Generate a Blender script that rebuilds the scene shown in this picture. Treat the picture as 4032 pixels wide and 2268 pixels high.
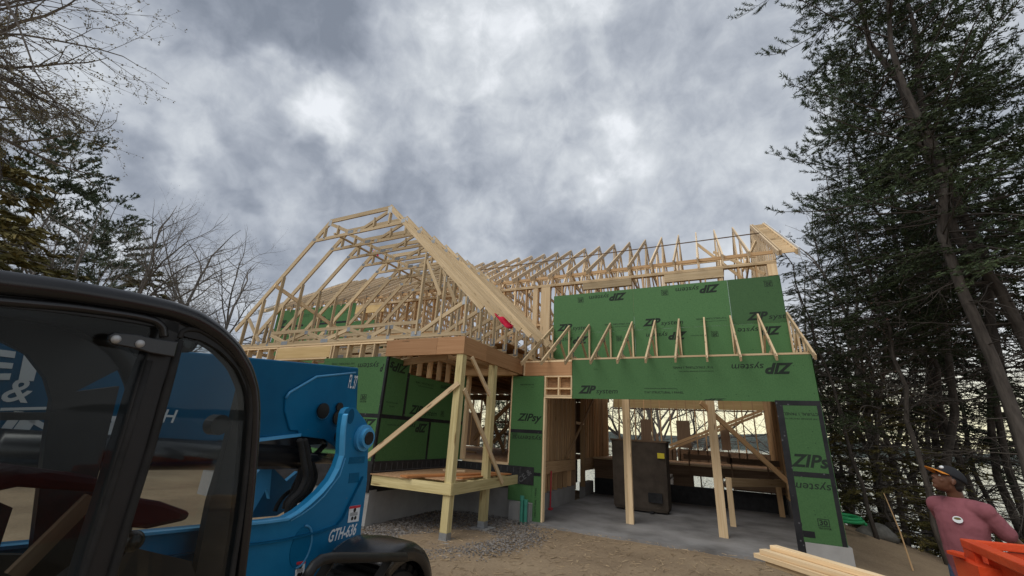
import bpy, bmesh, math, random
import numpy as np
from mathutils import Vector, Matrix
random.seed(7); rng = np.random.default_rng(7)
for o in list(bpy.data.objects): bpy.data.objects.remove(o)
SC = bpy.context.scene; COL = SC.collection
SC.render.resolution_x = 1024; SC.render.resolution_y = 576

# ------------------------------------------------------------------ camera
YAW, PITCH, ROLL, FPX, CAMZ = math.radians(-26.4598), math.radians(19.4678), math.radians(3.2533), 1629.98, 1.83
def _rot():
    f = np.array([math.sin(YAW)*math.cos(PITCH), math.cos(YAW)*math.cos(PITCH), math.sin(PITCH)])
    r = np.array([math.cos(YAW), -math.sin(YAW), 0.0]); u = np.cross(r, f)
    r2 = r*math.cos(ROLL)+u*math.sin(ROLL); u2 = -r*math.sin(ROLL)+u*math.cos(ROLL)
    return np.array([r2, -u2, f])
RR = _rot()
cam = bpy.data.objects.new('camera', bpy.data.cameras.new('camera')); COL.objects.link(cam)
M = Matrix((( *RR[0], ), ( *(-RR[1]), ), ( *(-RR[2]), ))).transposed().to_4x4(); M.translation = (0, 0, CAMZ)
cam.matrix_world = M; cam.data.sensor_width = 36; cam.data.lens = FPX/4032*36; cam.data.clip_start = 0.05; cam.data.clip_end = 6000
SC.camera = cam
def ray(x, y): return RR.T @ np.array([(x-2016)/FPX, (y-1134)/FPX, 1.0])
def onX(x, y, X): d = ray(x, y); p = d*(X/d[0]); p[2] += CAMZ; return p
def onY(x, y, Y): d = ray(x, y); p = d*(Y/d[1]); p[2] += CAMZ; return p
def onZ(x, y, Z): d = ray(x, y); p = d*((Z-CAMZ)/d[2]); p[2] += CAMZ; return p
def r1(x, y): return (850+x*.483, 750+y*.483)
def r6(x, y): return (2600+x*.53, 1500+y*.53)
def L1(x, y): return (x*.8403, 1050+y*.8406)
def L2(x, y): return (900+x*.6334, 1350+y*.6334)
def L5(x, y): return (2950+x*.875, 1000+y*.875)
def L6(x, y): return (3550+x*.3575, 1750+y*.3575)

# ------------------------------------------------------------------ sky, sun, exposure
SUN_EL, SUN_AZ = math.radians(48), math.radians(200)      # azimuth clockwise from +Y: behind the camera
W = bpy.data.worlds.new('World'); SC.world = W; W.use_nodes = True
nt = W.node_tree; N = nt.nodes; LK = nt.links
for n in list(N): N.remove(n)
def nd(t, **k):
    n = N.new(t)
    for a, b in k.items(): setattr(n, a, b)
    return n
out = nd('ShaderNodeOutputWorld'); bg = nd('ShaderNodeBackground'); LK.new(bg.outputs[0], out.inputs[0])
sky = nd('ShaderNodeTexSky', sky_type='NISHITA', sun_disc=False, sun_elevation=SUN_EL, sun_rotation=SUN_AZ)
tc = nd('ShaderNodeTexCoord'); nrm = nd('ShaderNodeVectorMath', operation='NORMALIZE'); LK.new(tc.outputs['Generated'], nrm.inputs[0])
sep = nd('ShaderNodeSeparateXYZ'); LK.new(nrm.outputs[0], sep.inputs[0])
def mth(op, a, b=None, clamp=False):
    n = nd('ShaderNodeMath', operation=op); n.use_clamp = clamp
    for i, v in enumerate((a, b)):
        if v is None: continue
        if isinstance(v, (int, float)): n.inputs[i].default_value = v
        else: LK.new(v, n.inputs[i])
    return n.outputs[0]
zc = mth('ADD', mth('MAXIMUM', sep.outputs[2], 0.0), 0.30)
cmb = nd('ShaderNodeCombineXYZ')
LK.new(mth('DIVIDE', sep.outputs[0], zc), cmb.inputs[0]); LK.new(mth('DIVIDE', sep.outputs[1], zc), cmb.inputs[1]); LK.new(mth('MULTIPLY', sep.outputs[2], .6), cmb.inputs[2])
def noise(scale, detail, rough, dist, off, src=None):
    ad = nd('ShaderNodeVectorMath', operation='ADD'); LK.new((src or cmb).outputs[0], ad.inputs[0]); ad.inputs[1].default_value = off
    n = nd('ShaderNodeTexNoise'); n.inputs['Scale'].default_value = scale; n.inputs['Detail'].default_value = detail
    n.inputs['Roughness'].default_value = rough; n.inputs['Distortion'].default_value = dist
    LK.new(ad.outputs[0], n.inputs['Vector']); return n.outputs['Fac']
n1 = noise(1.9, 6, .5, .35, (5.1, 3.7, 0)); n2 = noise(6.0, 12, .56, .30, (7.3, 2.2, 1), nrm); n3 = noise(19, 8, .60, .5, (1, 9, 2), nrm)
val = mth('ADD', mth('MULTIPLY', mth('SUBTRACT', n1, .5), .55), mth('MULTIPLY', mth('SUBTRACT', n2, .5), 1.08))
val = mth('ADD', val, mth('MULTIPLY', mth('SUBTRACT', n3, .5), .50))
val = mth('ADD', val, .44)
# where the cover is thin or thick, by direction
warp = nd('ShaderNodeTexNoise'); warp.inputs['Scale'].default_value = 3.5; warp.inputs['Detail'].default_value = 5
LK.new(nrm.outputs[0], warp.inputs['Vector'])
wsub = nd('ShaderNodeVectorMath', operation='SUBTRACT'); LK.new(warp.outputs['Color'], wsub.inputs[0]); wsub.inputs[1].default_value = (.5, .5, .5)
wsc = nd('ShaderNodeVectorMath', operation='SCALE'); wsc.inputs['Scale'].default_value = .32; LK.new(wsub.outputs[0], wsc.inputs[0])
wdir = nd('ShaderNodeVectorMath', operation='ADD'); LK.new(nrm.outputs[0], wdir.inputs[0]); LK.new(wsc.outputs[0], wdir.inputs[1])
for px, py, rad, amp in [(1960, 330, 10, .60), (1850, 420, 8, .30), (1300, 660, 10, .20), (650, 610, 7, .18), (850, 720, 7, .26), (1050, 780, 7, .3), (600, 560, 5, .2),
                         (2250, 560, 9, .10), (2900, 450, 12, .12), (1100, 330, 15, -.22), (1500, 150, 12, -.32), (800, 250, 15, -.34), (1350, 420, 7, -.22), (2350, 200, 9, -.06),
                         (2600, 330, 8, -.05), (1150, 960, 8, -.25), (2000, 950, 9, -.22), (2500, 700, 12, -.06), (2050, 30, 8, .12), (3350, 250, 14, .10), (2900, 800, 11, .16),
                         (3300, 700, 14, .18), (400, 380, 12, .08), (500, 1000, 14, .1), (1150, 1180, 8, .12), (1700, 800, 7, -.08), (1850, 640, 7, .12)]:
    d = ray(px, py); d = d/np.linalg.norm(d)
    dt = nd('ShaderNodeVectorMath', operation='DOT_PRODUCT'); LK.new(wdir.outputs[0], dt.inputs[0]); dt.inputs[1].default_value = d
    mr = nd('ShaderNodeMapRange', interpolation_type='SMOOTHSTEP'); LK.new(dt.outputs['Value'], mr.inputs[0])
    mr.inputs[1].default_value = math.cos(math.radians(rad*2.2)); mr.inputs[2].default_value = 1.0; mr.inputs[3].default_value = 0; mr.inputs[4].default_value = amp*.50
    val = mth('ADD', val, mr.outputs[0])
ramp = nd('ShaderNodeValToRGB'); LK.new(val, ramp.inputs[0]); cr = ramp.color_ramp
cr.elements[0].position = .0; cr.elements[0].color = (.185, .21, .255, 1); cr.elements[1].position = 1.0; cr.elements[1].color = (.72, .745, .78, 1)
for p, c in ((.26, (.265, .293, .345, 1)), (.50, (.375, .405, .455, 1)), (.78, (.54, .57, .605, 1))):
    e = cr.elements.new(p); e.color = c
hz = nd('ShaderNodeMapRange', interpolation_type='SMOOTHSTEP'); LK.new(sep.outputs[2], hz.inputs[0])
hz.inputs[1].default_value = .03; hz.inputs[2].default_value = .20; hz.inputs[3].default_value = .92; hz.inputs[4].default_value = 0
azd = mth('ADD', mth('MULTIPLY', sep.outputs[1], 1.0), .0)
azm = nd('ShaderNodeMapRange', interpolation_type='SMOOTHSTEP'); LK.new(azd, azm.inputs[0]); azm.inputs[1].default_value = .55; azm.inputs[2].default_value = .97
mx = nd('ShaderNodeMixRGB'); mx.inputs[2].default_value = (.92, .86, .56, 1); LK.new(mth('MULTIPLY', hz.outputs[0], azm.outputs[0]), mx.inputs[0]); LK.new(ramp.outputs[0], mx.inputs[1])
hb = nd('ShaderNodeMapRange', interpolation_type='SMOOTHSTEP'); LK.new(sep.outputs[2], hb.inputs[0]); hb.inputs[1].default_value = .10; hb.inputs[2].default_value = .42; hb.inputs[3].default_value = .55; hb.inputs[4].default_value = 0
azr = nd('ShaderNodeMapRange', interpolation_type='SMOOTHSTEP'); LK.new(sep.outputs[0], azr.inputs[0]); azr.inputs[1].default_value = -.75; azr.inputs[2].default_value = .1
mxb = nd('ShaderNodeMixRGB'); mxb.inputs[2].default_value = (.88, .89, .88, 1); LK.new(mth('MULTIPLY', hb.outputs[0], azr.outputs[0]), mxb.inputs[0]); LK.new(ramp.outputs[0], mxb.inputs[1])
LK.new(mxb.outputs[0], mx.inputs[1])
sc = nd('ShaderNodeMixRGB', blend_type='MULTIPLY'); sc.inputs[0].default_value = 1; sc.inputs[2].default_value = (1.0, 1.0, 1.0, 1); LK.new(mx.outputs[0], sc.inputs[1])
skm = nd('ShaderNodeMixRGB', blend_type='MULTIPLY'); skm.inputs[0].default_value = 1; skm.inputs[2].default_value = (.1, .1, .1, 1); LK.new(sky.outputs[0], skm.inputs[1])
fin = nd('ShaderNodeMixRGB'); fin.inputs[0].default_value = .95; LK.new(skm.outputs[0], fin.inputs[1]); LK.new(sc.outputs[0], fin.inputs[2])
LK.new(fin.outputs[0], bg.inputs[0]); bg.inputs[1].default_value = 1.0
sl = bpy.data.lights.new('sun', 'SUN'); sl.energy = 1.5; sl.angle = math.radians(40); sl.color = (1, .96, .9)
so = bpy.data.objects.new('sun', sl); COL.objects.link(so)
sd = Vector((math.sin(SUN_AZ)*math.cos(SUN_EL), math.cos(SUN_AZ)*math.cos(SUN_EL), math.sin(SUN_EL)))
so.rotation_euler = sd.to_track_quat('Z', 'Y').to_euler()
SC.view_settings.view_transform = 'Standard'; SC.view_settings.look = 'None'; SC.view_settings.exposure = 0.30; SC.view_settings.gamma = 1
try: SC.cycles.transparent_max_bounces = 24; SC.cycles.max_bounces = 6
except Exception: pass

# ------------------------------------------------------------------ helpers
class MB:
    def __init__(s): s.v = []; s.f = []; s.g = []; s.t = []
    def add(s, vs, fs, g=None, tint=None):
        n = len(s.v); vs = [tuple(map(float, p)) for p in vs]; s.v += vs
        s.f += [tuple(i+n for i in f) for f in fs]
        s.g += vs if g is None else [tuple(map(float, q)) for q in g]
        t = random.random() if tint is None else tint
        s.t += [t]*len(vs); return s
    def box(s, x0, x1, y0, y1, z0, z1, tint=None):
        vs = [(x, y, z) for z in (z0, z1) for y in (y0, y1) for x in (x0, x1)]
        L = (x1-x0, y1-y0, z1-z0); k = max(range(3), key=lambda i: L[i]); o = rng.random(3)*20
        g = [(v[k]+o[0], v[(k+1) % 3]+o[1], v[(k+2) % 3]+o[2]) for v in vs]
        return s.add(vs, [(0,2,3,1), (4,5,7,6), (0,1,5,4), (2,6,7,3), (0,4,6,2), (1,3,7,5)], g, tint)
    def bar(s, p, q, w, h, up=(0, 0, 1), tint=None, ext=0):
        p = np.array(p, float); q = np.array(q, float); d = q-p; L = np.linalg.norm(d); d /= L
        p = p-d*ext; q = q+d*ext; L += 2*ext
        sd_ = np.cross(d, up); nn = np.linalg.norm(sd_)
        if nn < 1e-4: sd_ = np.cross(d, (0, 1, 0)); nn = np.linalg.norm(sd_)
        sd_ /= nn; u = np.cross(sd_, d); o = rng.random(3)*20; vs = []; g = []
        for a, e in ((0, p), (L, q)):
            for i, j in ((-1, -1), (1, -1), (1, 1), (-1, 1)):
                vs.append(e+sd_*w/2*i+u*h/2*j); g.append((a+o[0], i*w/2+o[1], j*h/2+o[2]))
        return s.add(vs, [(0,1,2,3), (7,6,5,4), (0,4,5,1), (1,5,6,2), (2,6,7,3), (3,7,4,0)], g, tint)
    def prism(s, poly, vec, tint=None):
        n = len(poly); vec = np.array(vec, float); P = [np.array(p, float) for p in poly]
        vs = P+[p+vec for p in P]
        fs = [tuple(range(n)), tuple(range(2*n-1, n-1, -1))]+[(i, i+n, (i+1) % n+n, (i+1) % n) for i in range(n)]
        return s.add(vs, fs, None, tint)
    def strip(s, pts, a, b, tint=None):          # a ribbon box swept along pts: a = offset vector one way, b = thickness vector
        n = len(pts); a = np.array(a, float); vs = []; 
        for i, p in enumerate(pts):
            p = np.array(p, float); bb = np.array(b[i] if isinstance(b, list) else b, float)
            vs += [p, p+a, p+a+bb, p+bb]
        fs = [(3, 2, 1, 0), tuple(4*(n-1)+k for k in range(4))]
        for i in range(n-1):
            for k in range(4): fs.append((4*i+k, 4*i+(k+1) % 4, 4*i+4+(k+1) % 4, 4*i+4+k))
        return s.add(vs, fs, None, tint)
    def tube(s, pts, r, n=8, tint=None, caps=True):
        P = [np.array(p, float) for p in pts]; m = len(P)
        R_ = r if hasattr(r, '__len__') else [r]*m; vs = []; g = []; acc = 0; up = np.array((0, 0, 1.0)); a = None
        for i in range(m):
            d = P[min(i+1, m-1)]-P[max(i-1, 0)]; d = d/(np.linalg.norm(d)+1e-9)
            if a is None:
                a = np.cross(d, up)
                if np.linalg.norm(a) < .05: a = np.cross(d, (1, 0, 0))
            a = a-d*np.dot(a, d); a /= np.linalg.norm(a)+1e-9
            b = np.cross(d, a)
            if i: acc += np.linalg.norm(P[i]-P[i-1])
            for k in range(n):
                t = 2*math.pi*k/n; vs.append(P[i]+R_[i]*(a*math.cos(t)+b*math.sin(t))); g.append((acc, R_[i]*math.cos(t), R_[i]*math.sin(t)))
        fs = [(i*n+k, i*n+(k+1) % n, (i+1)*n+(k+1) % n, (i+1)*n+k) for i in range(m-1) for k in range(n)]
        if caps: fs += [tuple(range(n-1, -1, -1)), tuple((m-1)*n+k for k in range(n))]
        return s.add(vs, fs, g, tint)
    def ball(s, c, rad, seg=12, rings=8, tint=None, rot=None):
        rad = rad if hasattr(rad, '__len__') else (rad,)*3; vs = []; fs = []
        for i in range(rings+1):
            th = math.pi*i/rings
            for k in range(seg):
                ph = 2*math.pi*k/seg; v = np.array((rad[0]*math.sin(th)*math.cos(ph), rad[1]*math.sin(th)*math.sin(ph), rad[2]*math.cos(th)))
                if rot is not None: v = rot @ v
                vs.append(np.array(c)+v)
        for i in range(rings):
            for k in range(seg):
                q = (i*seg+k, (i+1)*seg+k, (i+1)*seg+(k+1) % seg, i*seg+(k+1) % seg)
                fs.append(q)
        return s.add(vs, fs, None, tint)
    def build(s, name, mat, parent=None, smooth=False):
        me = bpy.data.meshes.new(name); me.from_pydata(s.v, [], s.f); 
        at = me.attributes.new('g', 'FLOAT_VECTOR', 'POINT'); at.data.foreach_set('vector', np.array(s.g, 'f').ravel())
        at = me.attributes.new('tint', 'FLOAT', 'POINT'); at.data.foreach_set('value', np.array(s.t, 'f'))
        if smooth: me.polygons.foreach_set('use_smooth', [True]*len(me.polygons))
        me.materials.append(mat); me.update(); o = bpy.data.objects.new(name, me); COL.objects.link(o)
        if parent: o.parent = parent
        return o
def bevel(o, w=.004, seg=2):
    m = o.modifiers.new('bevel', 'BEVEL'); m.width = w; m.segments = seg; m.limit_method = 'ANGLE'; return o
def tag(o, label=None, cat=None, group=None, kind=None):
    for k, v in (('label', label), ('category', cat), ('group', group), ('kind', kind)):
        if v: o[k] = v
    return o
def thing(name, loc, label, cat, group=None):
    o = bpy.data.objects.new(name, None); COL.objects.link(o); o.location = loc; o.empty_display_size = .2
    tag(o, label, cat, group); return o
class Off:                                   # parts are written in world coordinates, their thing stands at loc
    pass
def settle(root):                            # shift the children's meshes so that the empty can stand at the thing's base
    v = Vector(root.location)
    for c in root.children:
        c.location = c.location-v

def mat(name, col=(.5, .5, .5), rough=.8, metal=0, build=None, spec=.3):
    m = bpy.data.materials.new(name); m.use_nodes = True; t = m.node_tree; b = t.nodes['Principled BSDF']
    b.inputs['Base Color'].default_value = (*col, 1); b.inputs['Roughness'].default_value = rough; b.inputs['Metallic'].default_value = metal
    b.inputs['Specular IOR Level'].default_value = spec
    if build: build(t, b)
    return m
def vary(c1, c2, scale=(4, 4, 4), detail=5, use_g=True, tint=.25, bump=0, knots=None, spots=None, rampw=(.3, .7), rough=.6, bscale=None, hue=None):
    """procedural colour: noise between c1 and c2, per-piece tint, optional knots / specks, bump"""
    def f(t, b):
        n = t.nodes; l = t.links
        if use_g: a = n.new('ShaderNodeAttribute'); a.attribute_name = 'g'; vec = a.outputs['Vector']
        else: vec = n.new('ShaderNodeTexCoord').outputs['Object']
        mp = n.new('ShaderNodeMapping'); mp.inputs['Scale'].default_value = scale; l.new(vec, mp.inputs[0])
        no = n.new('ShaderNodeTexNoise'); no.inputs['Scale'].default_value = 1; no.inputs['Detail'].default_value = detail; no.inputs['Roughness'].default_value = rough; l.new(mp.outputs[0], no.inputs['Vector'])
        r = n.new('ShaderNodeValToRGB'); r.color_ramp.elements[0].position = rampw[0]; r.color_ramp.elements[1].position = rampw[1]
        r.color_ramp.elements[0].color = (*c1, 1); r.color_ramp.elements[1].color = (*c2, 1); l.new(no.outputs['Fac'], r.inputs[0]); c = r.outputs[0]
        for kn, thr, kc in ((knots, .13, (.16, .085, .04)), (spots, .10, None)):
            if kn:
                m2 = n.new('ShaderNodeMapping'); m2.inputs['Scale'].default_value = kn[0]; l.new(vec, m2.inputs[0])
                vo = n.new('ShaderNodeTexVoronoi'); vo.inputs['Scale'].default_value = 1; l.new(m2.outputs[0], vo.inputs['Vector'])
                mr = n.new('ShaderNodeMapRange'); l.new(vo.outputs['Distance'], mr.inputs[0]); mr.inputs[1].default_value = kn[1]*.5; mr.inputs[2].default_value = kn[1]; mr.inputs[3].default_value = kn[2]; mr.inputs[4].default_value = 0
                x = n.new('ShaderNodeMixRGB'); l.new(mr.outputs[0], x.inputs[0]); l.new(c, x.inputs[1]); x.inputs[2].default_value = (*kn[3], 1); c = x.outputs[0]
        if tint:
            ta = n.new('ShaderNodeAttribute'); ta.attribute_name = 'tint'
            mr = n.new('ShaderNodeMapRange'); l.new(ta.outputs['Fac'], mr.inputs[0]); mr.inputs[3].default_value = 1-tint; mr.inputs[4].default_value = 1+tint*.6
            x = n.new('ShaderNodeVectorMath'); x.operation = 'SCALE'; l.new(c, x.inputs[0]); l.new(mr.outputs[0], x.inputs['Scale']); c = x.outputs[0]
        if tint:
            oi = n.new('ShaderNodeObjectInfo'); mr = n.new('ShaderNodeMapRange'); l.new(oi.outputs['Random'], mr.inputs[0]); mr.inputs[3].default_value = .76; mr.inputs[4].default_value = 1.16
            x = n.new('ShaderNodeVectorMath'); x.operation = 'SCALE'; l.new(c, x.inputs[0]); l.new(mr.outputs[0], x.inputs['Scale']); c = x.outputs[0]
        l.new(c, b.inputs['Base Color'])
        if bump:
            bn = no
            if bscale:
                bn = n.new('ShaderNodeTexNoise'); bn.inputs['Scale'].default_value = bscale; bn.inputs['Detail'].default_value = 5; l.new(vec, bn.inputs['Vector'])
            bu = n.new('ShaderNodeBump'); bu.inputs['Strength'].default_value = bump; bu.inputs['Distance'].default_value = .02; l.new(bn.outputs['Fac'], bu.inputs['Height']); l.new(bu.outputs[0], b.inputs['Normal'])
    return f
KN = lambda s=.8: ((1.7, 11, 11), .16, s, (.14, .075, .035))
Mt = {}
Mt['pine'] = mat('fresh_pine', rough=.75, build=vary((.62, .44, .245), (.80, .62, .39), (1.3, 34, 34), tint=.22, knots=KN(), bump=.15))
Mt['truss'] = mat('weathered_truss_wood', rough=.8, build=vary((.46, .34, .19), (.67, .53, .34), (1.2, 30, 30), tint=.28, knots=KN(.7), bump=.15))
Mt['roofw'] = mat('pale_truss_wood', rough=.8, build=vary((.68, .51, .32), (.84, .68, .47), (1.2, 30, 30), tint=.2, knots=KN(.6), bump=.1))
Mt['stud'] = mat('stud_wood', rough=.8, build=vary((.50, .31, .15), (.66, .44, .24), (1.2, 30, 30), tint=.28, knots=KN(.7)))
Mt['dark'] = mat('dark_brown_lumber', rough=.8, build=vary((.16, .10, .06), (.25, .17, .11), (1.2, 26, 26), tint=.3))  # darker brown lumber, mostly for boards and rails inside the house
Mt['pt'] = mat('treated_lumber', rough=.75, build=vary((.40, .32, .14), (.62, .53, .28), (1.1, 22, 22), tint=.12, knots=((1.3, 9, 9), .2, .85, (.20, .13, .05)), bump=.25))
Mt['lvl'] = mat('laminated_beam', rough=.6, build=vary((.37, .19, .085), (.50, .28, .14), (1.0, 30, 60), tint=.1, spots=((3, 7, 7), .07, .8, (.10, .04, .02))))
Mt['osb'] = mat('strand_board', rough=.8, build=vary((.32, .17, .085), (.52, .33, .18), (9, 25, 25), tint=.15, detail=3))
Mt['hdrply'] = mat('yellow_header_board', rough=.75, build=vary((.54, .37, .16), (.68, .50, .25), (1.0, 20, 20), tint=.1))
Mt['zip'] = mat('green_coated_sheathing', rough=.62, build=vary((.050, .134, .045), (.070, .172, .058), (40, 40, 40), tint=.1, detail=4, spots=((7, 7, 7), .10, .8, (.02, .06, .02)), bump=.1))
Mt['ink'] = mat('black_ink', (.012, .022, .014), .7)
Mt['tape'] = mat('black_tape', rough=.45, build=vary((.006, .007, .009), (.02, .02, .023), (3, 3, 3), tint=0, spots=((9, 9, 9), .16, .55, (.16, .16, .17))))
Mt['plate'] = mat('galvanised_plate', rough=.45, metal=.75, build=vary((.28, .30, .31), (.42, .43, .44), (30, 30, 30), tint=.3), spec=.5)
Mt['conc'] = mat('concrete', rough=.9, build=vary((.25, .245, .235), (.36, .355, .34), (1.6, 1.6, 1.6), tint=0, bump=.15, bscale=35, use_g=False))
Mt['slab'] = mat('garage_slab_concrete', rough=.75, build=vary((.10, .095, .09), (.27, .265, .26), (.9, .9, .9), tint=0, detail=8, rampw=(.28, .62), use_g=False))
Mt['bit'] = mat('black_membrane', rough=.6, build=vary((.012, .012, .013), (.03, .03, .032), (8, 8, 8), tint=0))
Mt['membr'] = mat('membrane_print', (.10, .10, .105), .7)
Mt['white'] = mat('white_primer', (.72, .74, .76), .6)
Mt['blue'] = mat('blue_paint', rough=.42, build=vary((.003, .12, .26), (.012, .17, .34), (2.8, 2.8, 2.8), tint=.05, detail=8, spots=((6, 6, 10), .07, .4, (.14, .15, .15))), spec=.25)
Mt['blued'] = mat('blue_boom_paint', rough=.45, build=vary((.002, .088, .19), (.004, .12, .245), (2.5, 2.5, 2.5), tint=.05, detail=8, spots=((5, 5, 9), .07, .35, (.10, .13, .15))), spec=.15)
Mt['bluel'] = mat('light_blue_highlight_paint', rough=.35, build=vary((.05, .28, .52), (.08, .34, .60), (3, 3, 3), tint=.05), spec=.5)  # light blue of flange and boss, also highlights painted on weld edges and lip
Mt['blk'] = mat('black_plastic', rough=.27, build=vary((.008, .008, .009), (.016, .016, .017), (6, 6, 6), tint=0), spec=.5)
Mt['blkm'] = mat('matte_black_paint', rough=.5, build=vary((.006, .006, .006), (.013, .013, .013), (9, 9, 9), tint=0), spec=.4)
Mt['rub'] = mat('black_rubber', rough=.75, build=vary((.012, .012, .012), (.03, .028, .026), (8, 8, 8), tint=0))
Mt['dec'] = mat('white_lettering', (.72, .75, .76), .5)
Mt['decr'] = mat('red_decal_ink', (.55, .04, .06), .5)
Mt['steel'] = mat('bare_steel', (.45, .45, .45), .35, .9)
Mt['galv'] = mat('dull_zinc', (.42, .42, .42), .45, .3)
Mt['seat'] = mat('maroon_seat', (.030, .007, .008), .8)
Mt['org'] = mat('orange_paint', rough=.5, build=vary((.60, .055, .012), (.70, .085, .018), (5, 5, 5), tint=0, spots=((14, 14, 14), .12, .35, (.35, .12, .05)), bump=.2, bscale=40), spec=.4)
Mt['flag'] = mat('red_flag_cloth', rough=.8, build=vary((.45, .01, .045), (.62, .02, .06), (14, 14, 14), tint=0))
Mt['pvc'] = mat('green_pvc', rough=.4, build=vary((.04, .19, .14), (.055, .25, .18), (6, 6, 6), tint=0))
Mt['box'] = mat('brown_fibre_shell', rough=.85, build=vary((.055, .042, .032), (.10, .080, .062), (3, 3, 3), tint=.1, detail=8, bump=.3, bscale=25))
Mt['yel'] = mat('yellow_sticker', (.75, .62, .05), .5)
def bark(c1, c2): return vary(c1, c2, (2.5, 14, 14), tint=.15, bump=.6)
Mt['bark'] = mat('conifer_bark', rough=.95, build=bark((.034, .028, .024), (.10, .086, .074)))
Mt['barkg'] = mat('grey_bark', rough=.95, build=bark((.10, .088, .078), (.24, .215, .19)))
def fol(name, c1, c2): return mat(name, rough=.75, build=vary(c1, c2, (.7, .7, .7), tint=.45, detail=3, use_g=False), spec=.2)
Mt['hem'] = fol('hemlock_needles', (.034, .050, .026), (.062, .084, .036))
Mt['pin'] = fol('pine_needles', (.042, .068, .038), (.078, .112, .052))
Mt['ced'] = fol('cedar_foliage', (.085, .088, .026), (.15, .115, .038))
Mt['bud'] = fol('spring_buds', (.16, .15, .09), (.26, .22, .12))
Mt['budr'] = fol('red_buds', (.12, .06, .05), (.18, .09, .07))

def glassmat():
    m = bpy.data.materials.new('tinted_glass'); m.use_nodes = True; t = m.node_tree; n = t.nodes; l = t.links
    for x in list(n): n.remove(x)
    o = n.new('ShaderNodeOutputMaterial'); tr = n.new('ShaderNodeBsdfTransparent'); tr.inputs[0].default_value = (.78, .81, .81, 1)
    gl = n.new('ShaderNodeBsdfGlossy'); gl.inputs['Roughness'].default_value = .02; gl.inputs[0].default_value = (.9, .9, .9, 1)
    fr = n.new('ShaderNodeFresnel'); fr.inputs[0].default_value = 1.45; mx = n.new('ShaderNodeMixShader')
    fm = n.new('ShaderNodeMath'); fm.operation = 'MULTIPLY'; fm.inputs[1].default_value = .22; l.new(fr.outputs[0], fm.inputs[0]); l.new(fm.outputs[0], mx.inputs[0])
    df = n.new('ShaderNodeBsdfDiffuse'); df.inputs[0].default_value = (.22, .21, .19, 1); m2 = n.new('ShaderNodeMixShader'); tn = n.new('ShaderNodeTexCoord'); nn = n.new('ShaderNodeTexNoise'); nn.inputs['Scale'].default_value = 5; nn.inputs['Detail'].default_value = 9
    l.new(tn.outputs['Object'], nn.inputs['Vector']); rr = n.new('ShaderNodeMapRange'); l.new(nn.outputs['Fac'], rr.inputs[0]); rr.inputs[1].default_value = .45; rr.inputs[2].default_value = .85; rr.inputs[3].default_value = .0; rr.inputs[4].default_value = .02
    l.new(rr.outputs[0], m2.inputs[0]); l.new(tr.outputs[0], m2.inputs[1]); l.new(df.outputs[0], m2.inputs[2]); l.new(m2.outputs[0], mx.inputs[1]); l.new(gl.outputs[0], mx.inputs[2]); l.new(mx.outputs[0], o.inputs[0]); return m
Mt['glass'] = glassmat()

# lettering
_tc = {}
def glyphs(s, shear=0., bold=0., cw=1.):
    k = (s, shear, bold, cw)
    if k not in _tc:
        c = bpy.data.curves.new('t', 'FONT'); c.body = s; c.size = 1; c.shear = shear; c.offset = bold; c.resolution_u = 3; c.space_character = cw
        o = bpy.data.objects.new('t', c); COL.objects.link(o); bpy.context.view_layer.update()
        me = bpy.data.meshes.new_from_object(o.evaluated_get(bpy.context.evaluated_depsgraph_get()))
        vs = [tuple(v.co) for v in me.vertices]; fs = [tuple(p.vertices) for p in me.polygons]
        bpy.data.objects.remove(o); bpy.data.meshes.remove(me)
        x0 = min(v[0] for v in vs); x1 = max(v[0] for v in vs); _tc[k] = ([(v[0]-x0, v[1]) for v in vs], fs, x1-x0)
    return _tc[k]
def mark(fn):
    """a mark printed on a panel becomes one child mesh of that panel; on an MB it is just added"""
    def g(m, *a, **k):
        if isinstance(m, MB): return fn(m, *a, **k)
        mb = MB(); r = fn(mb, *a, **k); mb.build('printed_mark', Mt['ink'], m); return r
    return g
def _write(mb, s, org, xd, up, h, width=None, shear=0., bold=0., cw=1.):
    """lay text: cap height h, optional total width, in the plane xd, up"""
    vs, fs, w = glyphs(s, shear, bold, cw); sy = h/.69; sx = (width/w) if width else sy
    org = np.array(org, float); xd = np.array(xd, float); up = np.array(up, float)
    mb.add([org+xd*v[0]*sx+up*v[1]*sy for v in vs], fs, None, .5); return w*sx
write = mark(_write)
@mark
def logo(mb, org, xd, up, h=.19, clip=None):
    """the slanted three-letter heavy mark followed by light small word; clip = how many letters of the light word show"""
    w = write(mb, 'ZIP', org, xd, up, h, h*2.55, .35, .045); o = np.array(org, float)+np.array(xd, float)*(w+h*.02)
    word = 'system' if clip is None else 'system'[:clip]
    if word: write(mb, word, o, xd, up, h*.66, h*2.95*len(word)/6, .18, 0.004)
    return h*5.6
def flip(org, xd, up): return np.array(org, float), -np.array(xd, float), -np.array(up, float)
@mark
def small(mb, org, xd, up, a='7/16" STRUCTURAL 1 PANEL', b='WATER RESISTIVE & AIR BARRIER PROTECTION', h=.045):
    org = np.array(org, float); up_ = np.array(up, float)
    write(mb, a, org, xd, up, h, None, 0, .012)
    if b: write(mb, b, org+up_*h*2.1, xd, up, h*.5, None, 0, .006)
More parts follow.
